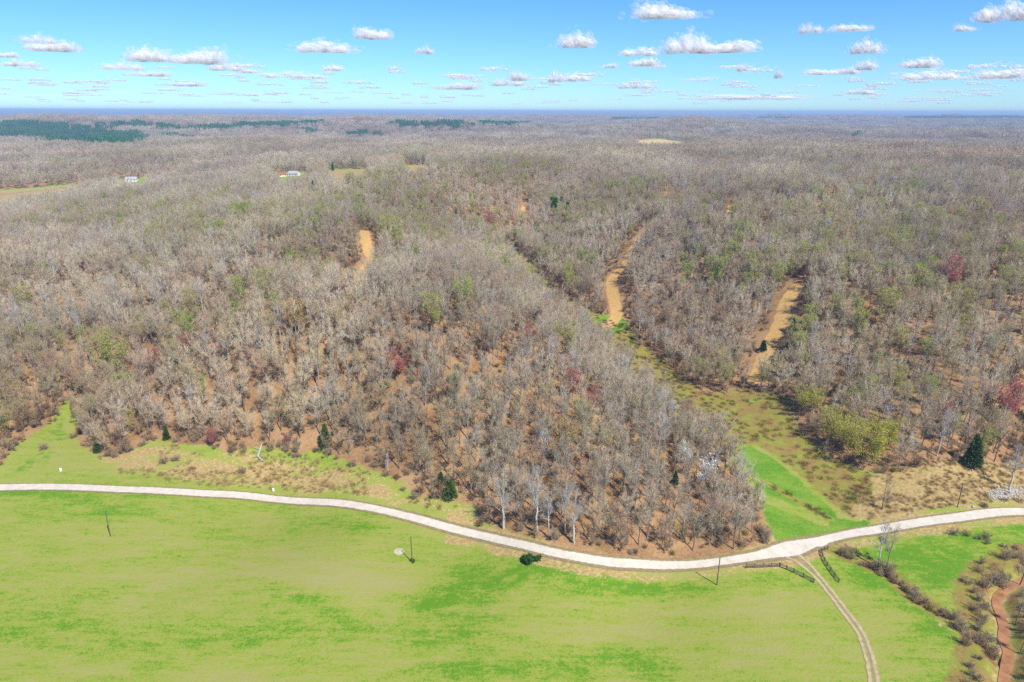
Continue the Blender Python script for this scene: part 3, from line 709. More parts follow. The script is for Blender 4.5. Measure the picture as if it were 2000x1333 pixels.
form('budding1', bare_tree(141, 18, .38, 4.0, 6, 3, 7, 4, 3, leaves=2300, leaf=.19), 'bark', ['twig', 'bud'])
form('olive0', bare_tree(142, 20, .45, 4.4, 5, 3, 7, 5, 3, leaves=1300, leaf=.14), 'bark', ['twig', 'bud_pale'])
form('olive1', bare_tree(143, 17, .42, 3.8, 5, 3, 7, 5, 3, leaves=1200, leaf=.14), 'bark', ['twig', 'bud_pale'])
form('willow0', bare_tree(144, 14, .22, 7.0, 9, 5, 9, 5, 3, leaves=4600, leaf=.18), 'dark_bark', ['brush', 'bud_bright'])
form('gold0', bare_tree(145, 18, .4, 4.4, 5, 3, 7, 5, 3, leaves=2600, leaf=.17), 'bark', ['twig', 'bud_gold'])
form('rust0', bare_tree(148, 17, .42, 3.8, 6, 3, 7, 5, 3, leaves=1100, leaf=.14), 'bark', ['twig', 'rust'])
form('redbud0', bare_tree(146, 10, .3, 3.2, 5, 3, 7, 5, 3, leaves=1500, leaf=.18), 'dark_bark', ['brush', 'redbud'])
form('white0', bare_tree(147, 11, .3, 2.2, 4, 3, 7, 5, 3, leaves=2200, leaf=.17), 'bark', ['pale_twig', 'blossom'])
form('cedar0', cedar(150, 9, 2.5, 2600), 'dark_bark', 'cedar')
form('cedar1', cedar(151, 7, 2.6, 2200, power=.6), 'dark_bark', 'cedar')
form('cedar2', cedar(152, 12, 3.6, 4200, .42), 'dark_bark', 'cedar')
form('pine0', pine(155, 20, 3.0), 'dark_bark', 'pine')
form('pine1', pine(156, 17, 2.6), 'dark_bark', 'pine')
form('bushy_pine0', cedar(157, 15, 4.6, 2600, .55, .25, .5, .2), 'dark_bark', 'pine_bright')
form('sparse0', bare_tree(160, 15, .35, 3.4, 4, 5, 6, 4, 3), 'dark_bark', 'brush')
form('thicket0', shrub(170, 3.2, 3.0, 15, thick=1.5, nsec=9, nter=7), 'dark_bark', 'brush')
form('thicket1', shrub(171, 2.4, 3.4, 16, thick=1.5, nsec=9, nter=7), 'dark_bark', 'brush')
form('thicket2', shrub(172, 4.4, 3.4, 15, thick=1.6, nsec=10, nter=7), 'bark', 'brush')
for i, (H, cr) in enumerate([(6.5, 1.7), (9.5, 2.0), (5, 2.0)]): form('sapling%d' % i, bare_tree(180 + i, H, .3, cr, 4, 4, 6, 5, 2, thick=1.2, r0=.07), 'bark', 'brush')
form('greenshrub0', shrub(173, 2.0, 3.2, 12, 1500, .16), 'dark_bark', ['brush', 'leaf_shrub'])
form('oliveshrub0', shrub(174, 2.2, 2.6, 10, 420, .13), 'dark_bark', ['brush', 'weed'])
# coarser copies for the distance, where a twig is far below one pixel
for i, (H, cb, cr, nl, nw) in enumerate(specs[:5]):
    form('far_hardwood%d' % i, bare_tree(200 + i, H, cb, cr, nl, nw, 6, 4, 2, thick=2.3, k=4), 'bark', 'twig')
form('far_olive0', bare_tree(210, 19, .45, 4.4, 5, 3, 6, 4, 2, thick=2.2, leaves=420, leaf=.3, k=4), 'bark', ['twig', 'bud_pale'])
form('far_slender0', bare_tree(211, 21, .58, 2.6, 3, 4, 6, 4, 2, thick=2.0, k=4), 'bark', 'twig')
def grove(seed, n, w, pines=False):
    global rs
    keep = rs; rs = np.random.RandomState(seed)
    T, K = MB(), MB()
    for q in range(n):
        g = (q % 4 + rs.uniform(.1, .9)) / 4 - .5; h = (q // 4 + rs.uniform(.1, .9)) / math.ceil(n / 4) - .5
        H = rs.uniform(16, 24)
        if pines: t_, k_ = cedar(seed * 50 + q, H * .9, rs.uniform(3.0, 4.0), 150, 1.5, .35, .5, .2)
        else: t_, k_ = bare_tree(seed * 50 + q, H, rs.uniform(.42, .55), rs.uniform(4, 5.4), 4, 2, 5, 3, 1, thick=4.5, k=3)
        T.join(t_, off=(g * w, h * w, 0)); K.join(k_, off=(g * w, h * w, 0))
    rs = keep
    return T, K
for i in range(3): form('grove%d' % i, grove(300 + i, 12, 34), 'bark', 'twig')
form('pinegrove0', grove(310, 14, 30, True), 'dark_bark', 'pine')

def scatter(name, pts, kinds, names, scale, label=None):
    """one object of stuff: growth nobody could count, instanced over the land"""
    proto = bpy.data.collections.new(name + ' forms')
    for i, nm in enumerate(names): proto.objects.link(bpy.data.objects.new('form_%02d' % i + name, FORMS[nm][2]))
    me = bpy.data.meshes.new(name); n = len(pts)
    me.vertices.add(n); me.vertices.foreach_set('co', np.asarray(pts, np.float32).ravel())
    for nm, typ, dat in (('form', 'INT', np.asarray(kinds, np.int32)), ('turn', 'FLOAT', rs.uniform(0, 6.28, n).astype(np.float32)), ('size', 'FLOAT', np.asarray(scale, np.float32))):
        me.attributes.new(nm, typ, 'POINT').data.foreach_set('value', dat)
    o = link(name, me)
    g = bpy.data.node_groups.new(name, 'GeometryNodeTree')
    g.interface.new_socket('Geometry', in_out='INPUT', socket_type='NodeSocketGeometry'); g.interface.new_socket('Geometry', in_out='OUTPUT', socket_type='NodeSocketGeometry')
    N = g.nodes.new; L = g.links.new
    gi, go = N('NodeGroupInput'), N('NodeGroupOutput')
    ci = N('GeometryNodeCollectionInfo'); ci.inputs['Collection'].default_value = proto; ci.inputs['Separate Children'].default_value = True; ci.inputs['Reset Children'].default_value = True
    ip = N('GeometryNodeInstanceOnPoints'); ip.inputs['Pick Instance'].default_value = True
    def na(nm, t):
        a = N('GeometryNodeInputNamedAttribute'); a.data_type = t; a.inputs['Name'].default_value = nm; return a.outputs['Attribute']
    cx = N('ShaderNodeCombineXYZ'); L(na('turn', 'FLOAT'), cx.inputs[2])
    L(gi.outputs[0], ip.inputs['Points']); L(ci.outputs[0], ip.inputs['Instance']); L(na('form', 'INT'), ip.inputs['Instance Index'])
    L(cx.outputs[0], ip.inputs['Rotation']); L(na('size', 'FLOAT'), ip.inputs['Scale']); L(ip.outputs[0], go.inputs[0])
    md = o.modifiers.new('growth', 'NODES'); md.node_group = g
    return tag(o, label, None, None, 'stuff')

COUNT = {}
def plant(kind, frm, px=None, py=None, xy=None, sc=1.0, rz=None, label=None, cat='tree', group=None, sink=0.0):
    p = at(px, py)[0] if xy is None else np.asarray(xy)
    z = float(height(np.array([p[0]]), np.array([p[1]]))[0])
    e = empty(kind, (p[0], p[1], z - sink), rs.uniform(0, 6.28) if rz is None else rz, sc)
    tm, km, _ = FORMS[frm]
    link('trunk' if cat == 'tree' else 'stem', tm, e); link('crown' if cat == 'tree' else 'foliage', km, e)
    return tag(e, label, cat, group)

exec_specials = []     # (x, y, keep-clear radius) of the single plants placed by eye
def special(kind, frm, px, py, sc, label, cat='tree', group=None, clear=4.0, lift=0.0):
    """lift: the pixel marks a crown this high above the ground"""
    p = at([px], [py], lift)[0]
    exec_specials.append((p[0], p[1], clear))
    return plant(kind, frm, xy=p, sc=sc, label=label, cat=cat, group=group)

# pale sycamores and other single trees at the road
special('sycamore_tree', 'sycamore0', 984, 1032, .87, 'white barked sycamore with low spreading limbs at the bend of the gravel road', clear=5)
special('sycamore_tree', 'sycamore1', 1046, 1042, .92, 'tall pale sycamore forking high, second along the road from the bend', clear=4)
special('sycamore_tree', 'pale1', 1072, 1050, .85, 'thin straight pale trunk close behind the gravel road, right of the forked sycamore', clear=2.5)
special('sycamore_tree', 'sycamore1', 1122, 1060, .78, 'smaller pale sycamore with a dark root tangle at the road edge', clear=4)
special('sycamore_tree', 'sycamore1', 1510, 1076 - 4, .0001 + .8, 'pale tree standing alone at the corner of wood and green meadow', clear=4) if False else None
special('bare_tree', 'sparse0', 1722, 996, .82, 'lone dark bare tree in the dry scrub above the road bend', clear=5)
special('bare_tree', 'pale1', 1716, 1106, .85, 'thin pale bare tree on the ditch bank below the road', clear=1)
special('bare_tree', 'slender1', 1733, 1108, .85, 'slender dark bare tree leaning over the ditch beside a paler one', clear=1)
special('bare_tree', 'sycamore1', 1973, 960, .80, 'tall pale bare tree above the stone bank on the dry slope', clear=5)
special('bare_tree', 'sparse0', 1995, 1135, .8, 'dark bare tree on the far bank of the red creek', clear=1)
special('bare_tree', 'slender1', 1985, 1215, .7, 'slim bare tree at the creek bend', clear=1)
special('bare_tree', 'slender1', 1995, 1270, .7, 'slim bare tree lower down the creek beside red water', clear=1)
for px, py, f, sc, lb in [
    (637, 873, 'cedar0', 1.0, 'single dark green cedar at the wood edge above the verge'), (1897, 912, 'cedar2', 1.0, 'large round dark cedar on the golden slope above the road'),
    (880, 973, 'cedar1', .95, 'bushy cedar beside the golden verge grass near the road'), (862, 952, 'cedar0', .62, 'small narrow cedar behind the bushy cedar at the verge'),
    (191, 884, 'cedar0', .62, 'small cedar at the corner of the left green valley'), (326, 859, 'cedar0', .62, 'thin cedar at the wood edge above the golden grass'),
    (1435, 693, 'cedar0', .9, 'dark cedar standing in brown litter left of the clay cut'), (1490, 686, 'cedar1', .75, 'low round cedar touching the clay cut'),
    (1405, 668, 'cedar0', .8, 'upright cedar farther up the brown slope left of the clay cut'), (1352, 662, 'cedar0', .7, 'small cedar in the brown hollow near the valley bend'),
    (1535, 697, 'cedar0', .75, 'cedar on the right side of the clay cut'), (1380, 962, 'cedar0', .6, 'small cedar below the white blossom tree inside the wood'),
    (1405, 965, 'cedar1', .6, 'little round cedar right of the white blossom tree'), (1318, 948, 'cedar0', .55, 'small yellowish cedar half hidden in the wood above the road'), (1548, 650, 'cedar0', .8, 'cedar high on the right edge of the clay cut'),
    (1506, 725, 'cedar0', .6, 'small cedar at the foot of the clay cut')]:
    special('cedar_tree', f, px, py, sc, lb, clear=3)
special('blossom_tree', 'white0', 1377, 958, 1.0, 'white blossoming tree among grey trunks, larger of the two', clear=4)
special('blossom_tree', 'white0', 1335, 912, .75, 'small white blossoming tree uphill from the larger one', clear=4)
for px, py, sc, lb in [(1680, 905, 1.0, 'big bright yellow green tree at the meadow edge'), (1622, 862, .85, 'yellow green tree over the shaded brush, left of the biggest one'), (1578, 812, .75, 'yellow green tree by the meadow top corner'),
                       (1720, 880, .8, 'leafing yellow green tree on the slope behind the biggest one'), (1640, 880, .7, 'low yellow green tree just in front of the shaded wood')]:
    special('leafing_tree', 'willow0', px, py, sc, lb, clear=6)
for px, py, f, lb in [(200, 690, 'budding0', 'yellow green budding tree, lower of a trio by the left valley'), (237, 688, 'budding1', 'yellow green budding tree, right one of a trio by the left valley'), (208, 665, 'budding1', 'yellow green budding tree, upper one of a trio by the left valley'),
        (575, 603, 'gold0', 'golden catkin tree on the crest of the middle hill'), (1105, 660, 'budding0', 'fresh green budding tree above the valley strip'), (870, 805, 'olive0', 'olive budding tree in the middle of the brown wood'),
        (875, 838, 'olive1', 'olive budding tree just below another in the brown wood'), (840, 595, 'budding1', 'yellow green tree on the hill crest right of the clay cut'), (905, 572, 'budding0', 'broad yellow tree on the hill crest'),
        (1175, 850, 'olive0', 'olive budding tree on the slope above the white blossom'), (1410, 520, 'budding0', 'pale green tree on the upper slope between two clay cuts'), (1388, 515, 'budding1', 'green tree touching a paler one between two clay cuts'),
        (1345, 528, 'budding1', 'yellow tree left of the green pair on the upper slope'), (1735, 590, 'budding0', 'broad olive green tree on the right slope'), (48, 575, 'budding1', 'green tree high on the left slope'), (465, 560, 'budding1', 'yellow tree on the hill left of the golden one'),
        (1105, 845, 'gold0', 'rust gold tree beside dark trunks in the brown wood')]:
    special('budding_tree', f, px, py, .98, lb, clear=4.5, lift=13)
for px, py, sc, lb in [(955, 428, 1.2, 'crimson blossoming tree high on the far slope near the pines'), (1175, 470, 1.0, 'crimson blossoming tree beside the winding clay cut'), (770, 695, .9, 'dark red blossoming tree on the hill below the crest'), (1120, 732, .9, 'magenta blossoming tree on the slope above the valley strip'),
        (1858, 530, 1.3, 'bright crimson tree on the upper right slope'), (1975, 775, 1.2, 'crimson tree at the brown slope near the pale tree'), (415, 858, .8, 'pinkish blossoming tree at the verge edge'), (1160, 760, .8, 'red blossoming tree below the magenta one'), (1035, 638, .8, 'dusky pink tree just over the hill from the valley'), (560, 880 - 20, .6, 'small reddish tree at the verge corner')]:
    special('redbud_tree', 'redbud0', px, py, sc * (1.2 if py < 840 else .8), lb, clear=4.5, lift=10 if py < 840 else 3)
for px, py, sc in [(1085, 402, 1.0), (1097, 398, .9), (1078, 394, .8), (1108, 403, .75), (1508, 388, .7), (612, 372, .8), (605, 330, 1), (650, 332, .8)]:
    lbs = {1085: 'tallest pine of the dark clump on the far ridge', 1097: 'pine right of the tallest one on the far ridge', 1078: 'pine behind the tallest one on the far ridge', 1108: 'small pine at the right end of the ridge clump', 1508: 'lone dark pine on the upper right plateau', 612: 'dark pine below the distant clearing', 605: 'dark pine beside the distant lawn', 650: 'dark pine above the distant hay field'}
    special('pine_tree', 'bushy_pine0' if 1070 < px < 1110 else 'pine0', px, py, sc, lbs[px], clear=4, lift=8)

# shrubs one can tell apart
SH = 'leafless shrubs along the ditch below the road'
special('green_shrub', 'greenshrub0', 1040, 1098, 1.25, 'round green shrub on the field side of the road', 'shrub')
special('green_shrub', 'greenshrub0', 1028, 1096, .8, 'smaller green shrub touching the round one beside the road', 'shrub')
special('green_shrub', 'greenshrub0', 806, 1098, .42, 'tiny green shrub at the foot of a pole', 'shrub', clear=0)
special('bare_shrub', 'thicket2', 455, 884, 1.0, 'dark bare shrub at the wood edge above the verge', 'shrub')
special('bare_shrub', 'thicket0', 320, 905, 1.0, 'grey bare shrub in golden grass, left of a pair', 'shrub')
special('bare_shrub', 'thicket0', 342, 901, .9, 'grey bare shrub in golden grass, right of a pair', 'shrub')
special('bare_shrub', 'thicket0', 473, 924, .95, 'round bare shrub beside the dry ditch in the verge', 'shrub')
special('bare_shrub', 'thicket2', 560, 882, 1.0, 'sprawling brown shrub at the wood corner beside the bleached log', 'shrub')
special('bare_shrub', 'thicket1', 812, 970, 1.1, 'dark bare shrub where verge grass meets the wood', 'shrub')
special('bare_shrub', 'thicket2', 1495, 1052, 1.1, 'grey shrub at the wood corner beside the green meadow', 'shrub')
special('bare_shrub', 'thicket2', 1925, 1146, 1.0, 'dense brown shrub at the creek bend', 'shrub')
special('bare_shrub', 'thicket2', 1958, 1138, 1.1, 'dark shrub just above the red creek', 'shrub')
special('bare_shrub', 'thicket2', 1945, 1134, .9, 'low shrub between two darker ones at the creek bend', 'shrub')
special('bare_shrub', 'oliveshrub0', 1922, 990, .8, 'small green tinged shrub on the roadside bank', 'shrub')
special('bare_shrub', 'thicket0', 85, 878, 1.0, 'bare shrub at the left valley mouth', 'shrub')
dl = smooth_line(ditch_xy, 1.15)
for i, p in enumerate(dl):
    if i < 3: continue
    t = i / len(dl)
    if t < 0.2 and rs.rand() < 0.3: continue
    big = 0.25 < t < 0.45
    f = ['thicket0', 'thicket1', 'thicket2', 'oliveshrub0'][rs.randint(0, 4)]
    plant('bare_shrub', f, xy=p + rs.normal(0, 0.7, 2), sc=rs.uniform(.6, 1.0) * (1.15 if big else .85), label='tangled leafless shrub in the row along the grassy ditch', cat='shrub', group=SH)
d2 = smooth_line(at_list([(1865,1042),(1905,1052),(1940,1063),(1975,1084),(2000,1100)]), 3.0)
for p in d2: plant('bare_shrub', ['thicket1', 'thicket0'][rs.randint(0, 2)], xy=p + rs.normal(0, .6, 2), sc=rs.uniform(.5, .85), label='low brown shrub along the side drain near the creek', cat='shrub', group='brown shrubs along the side drain')
for s_, side in ((1, 'outer'), (-1, 'inner')):
    cl = smooth_line(creek_xy, 3.4); dd = np.gradient(cl, axis=0); nn = np.stack([-dd[:, 1], dd[:, 0]], -1); nn /= np.linalg.norm(nn, axis=1, keepdims=True)
    for p, q in zip(cl, nn):
        if rs.rand() < (.25 if s_ > 0 else .1): continue
        plant('bare_shrub', ['thicket0', 'thicket2', 'thicket1'][rs.randint(0, 3)], xy=p + s_ * q * (rs.uniform(3.6, 6.0) if s_ > 0 else rs.uniform(3.4, 8.5)), sc=rs.uniform(.5, 1.0), label='thin bare shrub on the %s bank of the red creek' % ('field' if s_ > 0 else 'far'), cat='shrub', group='bare shrubs on the %s creek bank' % ('field' if s_ > 0 else 'far'))

# ------------------------------------------------------------------ the wood
SPX = np.array(exec_specials)
def clear_of_specials(x, y):
    ok = np.ones(len(x), bool)
    for sx, sy, sr in exec_specials: ok &= (x - sx) ** 2 + (y - sy) ** 2 > sr * sr
    return ok
def wedge_grid(r0, r1, step, half=R(43)):
    w = r1 * math.sin(half)
    gx, gy = np.meshgrid(np.arange(-w, w, step), np.arange(r0 * math.cos(half), r1, step))
    gx = gx.ravel() + rs.uniform(-.48, .48, gx.size) * step; gy = gy.ravel() + rs.uniform(-.48, .48, gy.size) * step
    r = np.hypot(gx, gy); m = (r > r0) & (r <= r1) & (np.abs(np.arctan2(gx, gy)) < half)
    return gx[m], gy[m]
# near trees
x, y = wedge_grid(150, 760, 4.9, R(47))
fd = forest_dist(x, y)
dens = fbm(x / 60, y / 60, 3, 77)
keep = (fd > 0.8) & clear_of_specials(x, y) & ~(far_open(x, y, height(x, y)) > -.3) & (rs.rand(len(x)) < np.clip(.05 + dens * 1.5 + .3 * (np.hypot(x, y) < 300) * (x > -20) + .45 * (fd < 14) * (y < 300), 0.1, 1))
x, y, fd = x[keep], y[keep], fd[keep]
NEARF = ['hardwood0', 'hardwood1', 'hardwood2', 'hardwood3', 'hardwood4', 'hardwood5', 'slender0', 'slender1', 'pale0', 'pale1', 'olive0', 'olive1', 'budding1', 'redbud0', 'rust0']
pb = np.array([.13, .13, .12, .10, .13, .09, .075, .07, .04, .025, .045, .035, .010, .004, .02])
kind = rs.choice(len(NEARF), len(x), p=pb / pb.sum())
ol = fbm(x / 90, y / 90, 3, 55); swap = (rs.rand(len(x)) < np.clip((ol - .46) * 3.2, 0, .55)); kind = np.where(swap, rs.choice([10, 11, 10, 11, 12], len(x)), kind)
swap = rs.rand(len(x)) < np.clip((.40 - ol) * 1.2, 0, .1); kind = np.where(swap, 14, kind)
sc = rs.uniform(.55, .88, len(x)) * np.where((fd < 5) & (y < 240) & (x < -20), rs.uniform(.75, 1, len(x)), 1)
z = height(x, y)
px, py, dep = project(np.stack([x, y, z + 10 * sc], -1))
dist = np.sqrt(x * x + y * y + (z - CAM_Z) ** 2)
inview = (px > -30) & (px < 2030) & (py < 1333)
order = np.argsort(np.where(inview, dist / (sc ** .5), 1e9))
N_SINGLE = 215
single = np.zeros(len(x), bool); single[order[:N_SINGLE]] = True
bp = at_list([(1503, 1045)])[0]
FORMW = {'hardwood0': 'tall grey', 'hardwood1': 'broad grey', 'hardwood2': 'high crowned', 'hardwood3': 'wide spreading', 'hardwood4': 'rounded grey', 'hardwood5': 'small grey', 'slender0': 'tall slender', 'slender1': 'short slender', 'pale0': 'pale barked', 'pale1': 'thin pale', 'olive0': 'olive tinged', 'olive1': 'small olive tinged', 'budding1': 'yellow green', 'redbud0': 'dusky red', 'rust0': 'rusty brown'}
KINDN = {'olive0': 'budding_tree', 'olive1': 'budding_tree', 'budding1': 'budding_tree', 'redbud0': 'redbud_tree'}
ORD = ['first', 'second', 'third', 'fourth', 'fifth', 'sixth', 'seventh', 'eighth', 'ninth', 'tenth', 'eleventh', 'twelfth']
rows = {}
sidx = np.where(single)[0]; sidx = sidx[np.argsort(px[sidx])]
for i in sidx:
    f = NEARF[kind[i]]
    if px[i] > 1515: reg = ('on right slope above dry grass', 'right hand slope')
    elif fd[i] < 7 and px[i] > 925: reg = ('in front row above gravel road', 'front row at the gravel road')
    elif fd[i] < 7: reg = ('in front row above golden verge', 'front row above the verge')
    elif px[i] > 1230: reg = ('in wood left of green meadow', 'wood beside the green meadow')
    elif px[i] > 925: reg = ('in brown wood behind sycamores', 'wood behind the sycamores')
    else: reg = ('in wood behind golden verge', 'wood behind the verge')
    rows.setdefault((f, reg), []).append(i)
for (f, reg), ids in rows.items():
    for q, i in enumerate(ids):
        lab = FORMW[f] + (' tree ' if f in KINDN else ' bare tree ') + reg[0]
        if len(ids) > 1: lab += ', ' + ('leftmost' if q == 0 else 'rightmost' if q == len(ids) - 1 else ORD[q] + ' from left' if q < 12 else 'right part')
        plant(KINDN.get(f, 'bare_tree'), f, xy=(x[i], y[i]), sc=float(sc[i]), label=lab, group='trees of the ' + reg[1], sink=.1)
m = ~single
near_pts = np.stack([x, y, z - .1], -1)[m]; near_kind = kind[m]; near_sc = sc[m]
# farther trees
x, y = wedge_grid(760, 1700, 6.8)
fd = forest_dist(x, y); z = height(x, y)
tanm = far_open(x, y, z) > -.3
keep = (fd > 1) & clear_of_specials(x, y) & ~tanm & (rs.rand(len(x)) < np.clip(.25 + 1.2 * fbm(x / 130, y / 110, 3, 78), .45, 1))
mid = np.stack([x, y, z - .2], -1)[keep]
FARF = ['far_hardwood0', 'far_hardwood1', 'far_hardwood2', 'far_hardwood3', 'far_hardwood4', 'far_olive0', 'far_slender0', 'pine1']
ol = fbm(mid[:, 0] / 160, mid[:, 1] / 160, 3, 57)
mk = rs.choice(8, len(mid), p=[.19, .19, .16, .15, .17, .075, .062, .003]); mk = np.where(rs.rand(len(mid)) < np.clip((ol - .48) * 2.6, 0, .5), 5, mk); ms = rs.uniform(.6, .98, len(mid))
# woods on the hills beyond, a clump at a time
PINES = [np.array(p, float) for p in [
 [(-50,241),(60,238),(130,241),(190,244),(190,252),(280,258),(290,270),(270,285),(235,297),(180,290),(170,280),(110,280),(60,272),(-50,275)],
 [(180,241),(250,236),(300,238),(350,244),(450,241),(560,238),(655,238),(640,243),(560,247),(430,252),(300,251),(190,248)],
 [(750,239),(910,238),(920,247),(830,249),(755,245)], [(935,238),(1035,238),(1030,244),(940,244)], [(1195,230),(1285,231),(1285,234),(1195,234)],
 [(1760,229),(2000,227),(2000,232),(1770,232)], [(1648,261),(1680,261),(1680,267),(1648,267)], [(320,262),(400,266),(405,273),(330,268)], [(575,252),(625,253),(620,259),(580,258)], [(1480,229),(1548,229),(1548,232),(1480,232)], [(1355,276),(1405,282),(1400,290),(1360,285)], [(670,256),(760,258),(760,266),(680,264)]]]
x, y = wedge_grid(1700, 8200, 33)
z = height(x, y); px, py, dep = project(np.stack([x, y, z + 12], -1))
pm = np.zeros(len(x), bool)
jag = 9 * (fbm(x / 170, y / 170, 3, 23) - .5)
for p in PINES: pm |= poly_sd(px, py, p) > jag * (np.abs(p[:, 1].max() - p[:, 1].min()) > 12)
tanm = far_open(x, y, z) > -1
keep = ~tanm & (rs.rand(len(x)) < .97)
gp = np.stack([x, y, z - .5], -1)[keep]; gk = np.where(pm[keep], 3, rs.randint(0, 3, keep.sum())); gs = rs.uniform(.85, 1.15, len(gp))
names = NEARF + FARF + ['grove0', 'grove1', 'grove2', 'pinegrove0']
scatter('woods', np.vstack([near_pts, mid, gp]), np.concatenate([near_kind, mk + len(NEARF), gk + len(NEARF) + len(FARF)]), names, np.concatenate([near_sc, ms, gs]), 'leafless brown and grey hardwood forest covering the hills to the horizon')

# undergrowth of the wood and its edge, weeds of the meadow, straw of the verge
x, y = wedge_grid(150, 560, 3.0, R(47))
fd = forest_dist(x, y); ud = fbm(x / 25, y / 25, 3, 66); keep = (fd > -1.8) & (rs.rand(len(x)) < np.where(fd < 6, .66, np.clip((ud - .32) * 1.7, .05, .7))) & (seg_dist(x, y, ROAD) > 3.3)
x, y, fd = x[keep], y[keep], fd[keep]
scatter('undergrowth', np.stack([x, y, height(x, y)], -1), rs.choice(7, len(x), p=[.14, .16, .10, .10, .22, .14, .14]), ['thicket0', 'thicket1', 'thicket2', 'oliveshrub0', 'sapling0', 'sapling1', 'sapling2'], rs.uniform(.35, 1.0, len(x)), 'brushy leafless undergrowth beneath the trees and along the wood edge')
def tuft(seed, h, w, n, wid):
    global rs
    keep = rs; rs = np.random.RandomState(seed)
    T, K = MB(), MB()
    b = np.column_stack([rs.normal(0, w * .35, (n, 2)), np.zeros(n)]); e = b + np.column_stack([rs.normal(0, h * .22, (n, 2)), rnd(n, .55, 1) * h])
    K.tubes(np.stack([b, e], 1), np.tile([wid, wid * .4], (n, 1)), 3)
    T.tubes(np.array([[0, 0, -.1], [0, 0, h * .5]]), np.array([.02, .01]), 3)
    rs = keep
    return T, K
form('straw0', tuft(400, 1.1, 1.3, 70, .022), 'straw', 'straw'); form('straw1', tuft(401, .8, 1.0, 50, .022), 'straw', 'straw')
form('weed0', tuft(402, .9, 1.6, 70, .03), 'weed', 'weed'); form('weed1', tuft(403, .6, 1.4, 60, .03), 'weed', 'weed')
x, y = wedge_grid(150, 420, 1.25, R(44))
pat = fbm(x / 14, y / 9, 3, 91)
inv = poly_sd(x, y, VERGE); idr = poly_sd(x, y, DRYR); isc = poly_sd(x, y, SCRUB); rd = seg_dist(x, y, ROAD)
fo = poly_sd(x, y, OPEN) > 0
st = fo & (rd > 4.8) & (((inv > 0) & (pat > .5)) | ((idr > 0) & (pat > .44))) & (rs.rand(len(x)) < .6)
scatter('dry_grass', np.stack([x[st], y[st], height(x[st], y[st])], -1), rs.randint(0, 2, st.sum()), ['straw0', 'straw1'], rs.uniform(.6, 1.15, st.sum()), 'tall golden dry grass on the verges above the road')
mline = seg_dist(x, y, MEADOWLINE)
we = fo & (rd > 4.8) & (mline < .9) & (rs.rand(len(x)) < .5) | fo & (rd > 4.8) & ((isc > 0) & (pat > .38)) & (rs.rand(len(x)) < .2)
scatter('weeds', np.stack([x[we], y[we], height(x[we], y[we])], -1), rs.randint(0, 2, we.sum()), ['weed0', 'weed1'], rs.uniform(.6, 1.3, we.sum()), 'rank olive and brown weeds over the wet valley meadow')

# ------------------------------------------------------------------ poles, fences, small things
def utility_pole(px, py, h, label, rz=0.0):
    p = at([px], [py])[0]; z = float(height(np.array([p[0]]), np.array([p[1]]))[0])
    e = tag(empty('utility_pole', (p[0], p[1], z), rz), label, 'pole', 'wooden utility poles')
    m = MB(); m.tubes(np.array([[0, 0, -.6], [0, 0, h * .5], [0, 0, h]]), np.array([.17, .145, .115]), 10)
    m.add(np.array([[math.cos(a) * .115, math.sin(a) * .115, h] for a in np.arange(10) * .6283] + [[0, 0, h + .04]]), [[i, (i + 1) % 10, 10] for i in range(10)])
    link('post', m.mesh('post', MT['pole'], True), e)
    b = MB(); b.tubes(np.array([[.12, 0, h - .35], [.3, 0, h - .32]]), np.array([.025, .025]), 6); b.tubes(np.array([[.3, 0, h - .33], [.3, 0, h - .1]]), np.array([.02, .02]), 6)
    br = link('bracket', b.mesh('bracket', MT['metal'], True), e)
    g = MB(); g.tubes(np.array([[.3, 0, h - .16], [.3, 0, h - .1], [.3, 0, h - .04], [.3, 0, h + .02]]), np.array([.035, .07, .045, .06]), 8); link('insulator', g.mesh('insulator', MT['glaze'], True), br)
utility_pole(805, 1099, 8.6, 'bare wooden pole beside the round pale pad in the pasture')
utility_pole(1400, 1143, 8.8, 'bare wooden pole between the gravel road and the board fence')
utility_pole(216, 1048, 8.6, 'thin wooden pole alone in the pasture below the road')
utility_pole(1870, 991, 8.6, 'wooden pole at the road edge on the dry slope')

def fence(pts, label):
    P = [at([a], [b])[0] for a, b in pts]
    L = smooth_line(np.array(P), 2.4) if len(P) > 2 else np.array([P[0] + (P[1] - P[0]) * t for t in np.linspace(0, 1, 1 + int(np.linalg.norm(P[1] - P[0]) / 2.4))])
    Z = height(L[:, 0], L[:, 1])
    e = tag(empty('board_fence', (L[0, 0], L[0, 1], Z[0])), label, 'fence', 'plank fences at the farm track')
    o = np.array([L[0, 0], L[0, 1], Z[0]]); Q = np.column_stack([L, Z]) - o
    for q in Q:
        m = MB(); m.box(q + [0, 0, .62], (.2, .2, 1.55)); link('post', m.mesh('post', MT['board']), e)
    for a, b in zip(Q[:-1], Q[1:]):
        for zz in (.35, .8, 1.22):
            m = MB(); d = unit((b - a)[None])[0]; s_ = np.cross(d, [0, 0, 1]) * .115
            m.beam(a + s_ + [0, 0, zz], b + s_ + [0, 0, zz], .05, .19); link('rail', m.mesh('rail', MT['board']), e)
fence([(1457, 1110), (1490, 1109), (1522, 1107)], 'grey plank fence along the road just left of the farm track')
fence([(1523, 1108), (1550, 1119), (1589, 1139)], 'dark plank fence angling down the left side of the farm track')
fence([(1617, 1070), (1605, 1080), (1610, 1097), (1622, 1116), (1638, 1138)], 'curved plank fence right of the farm track')

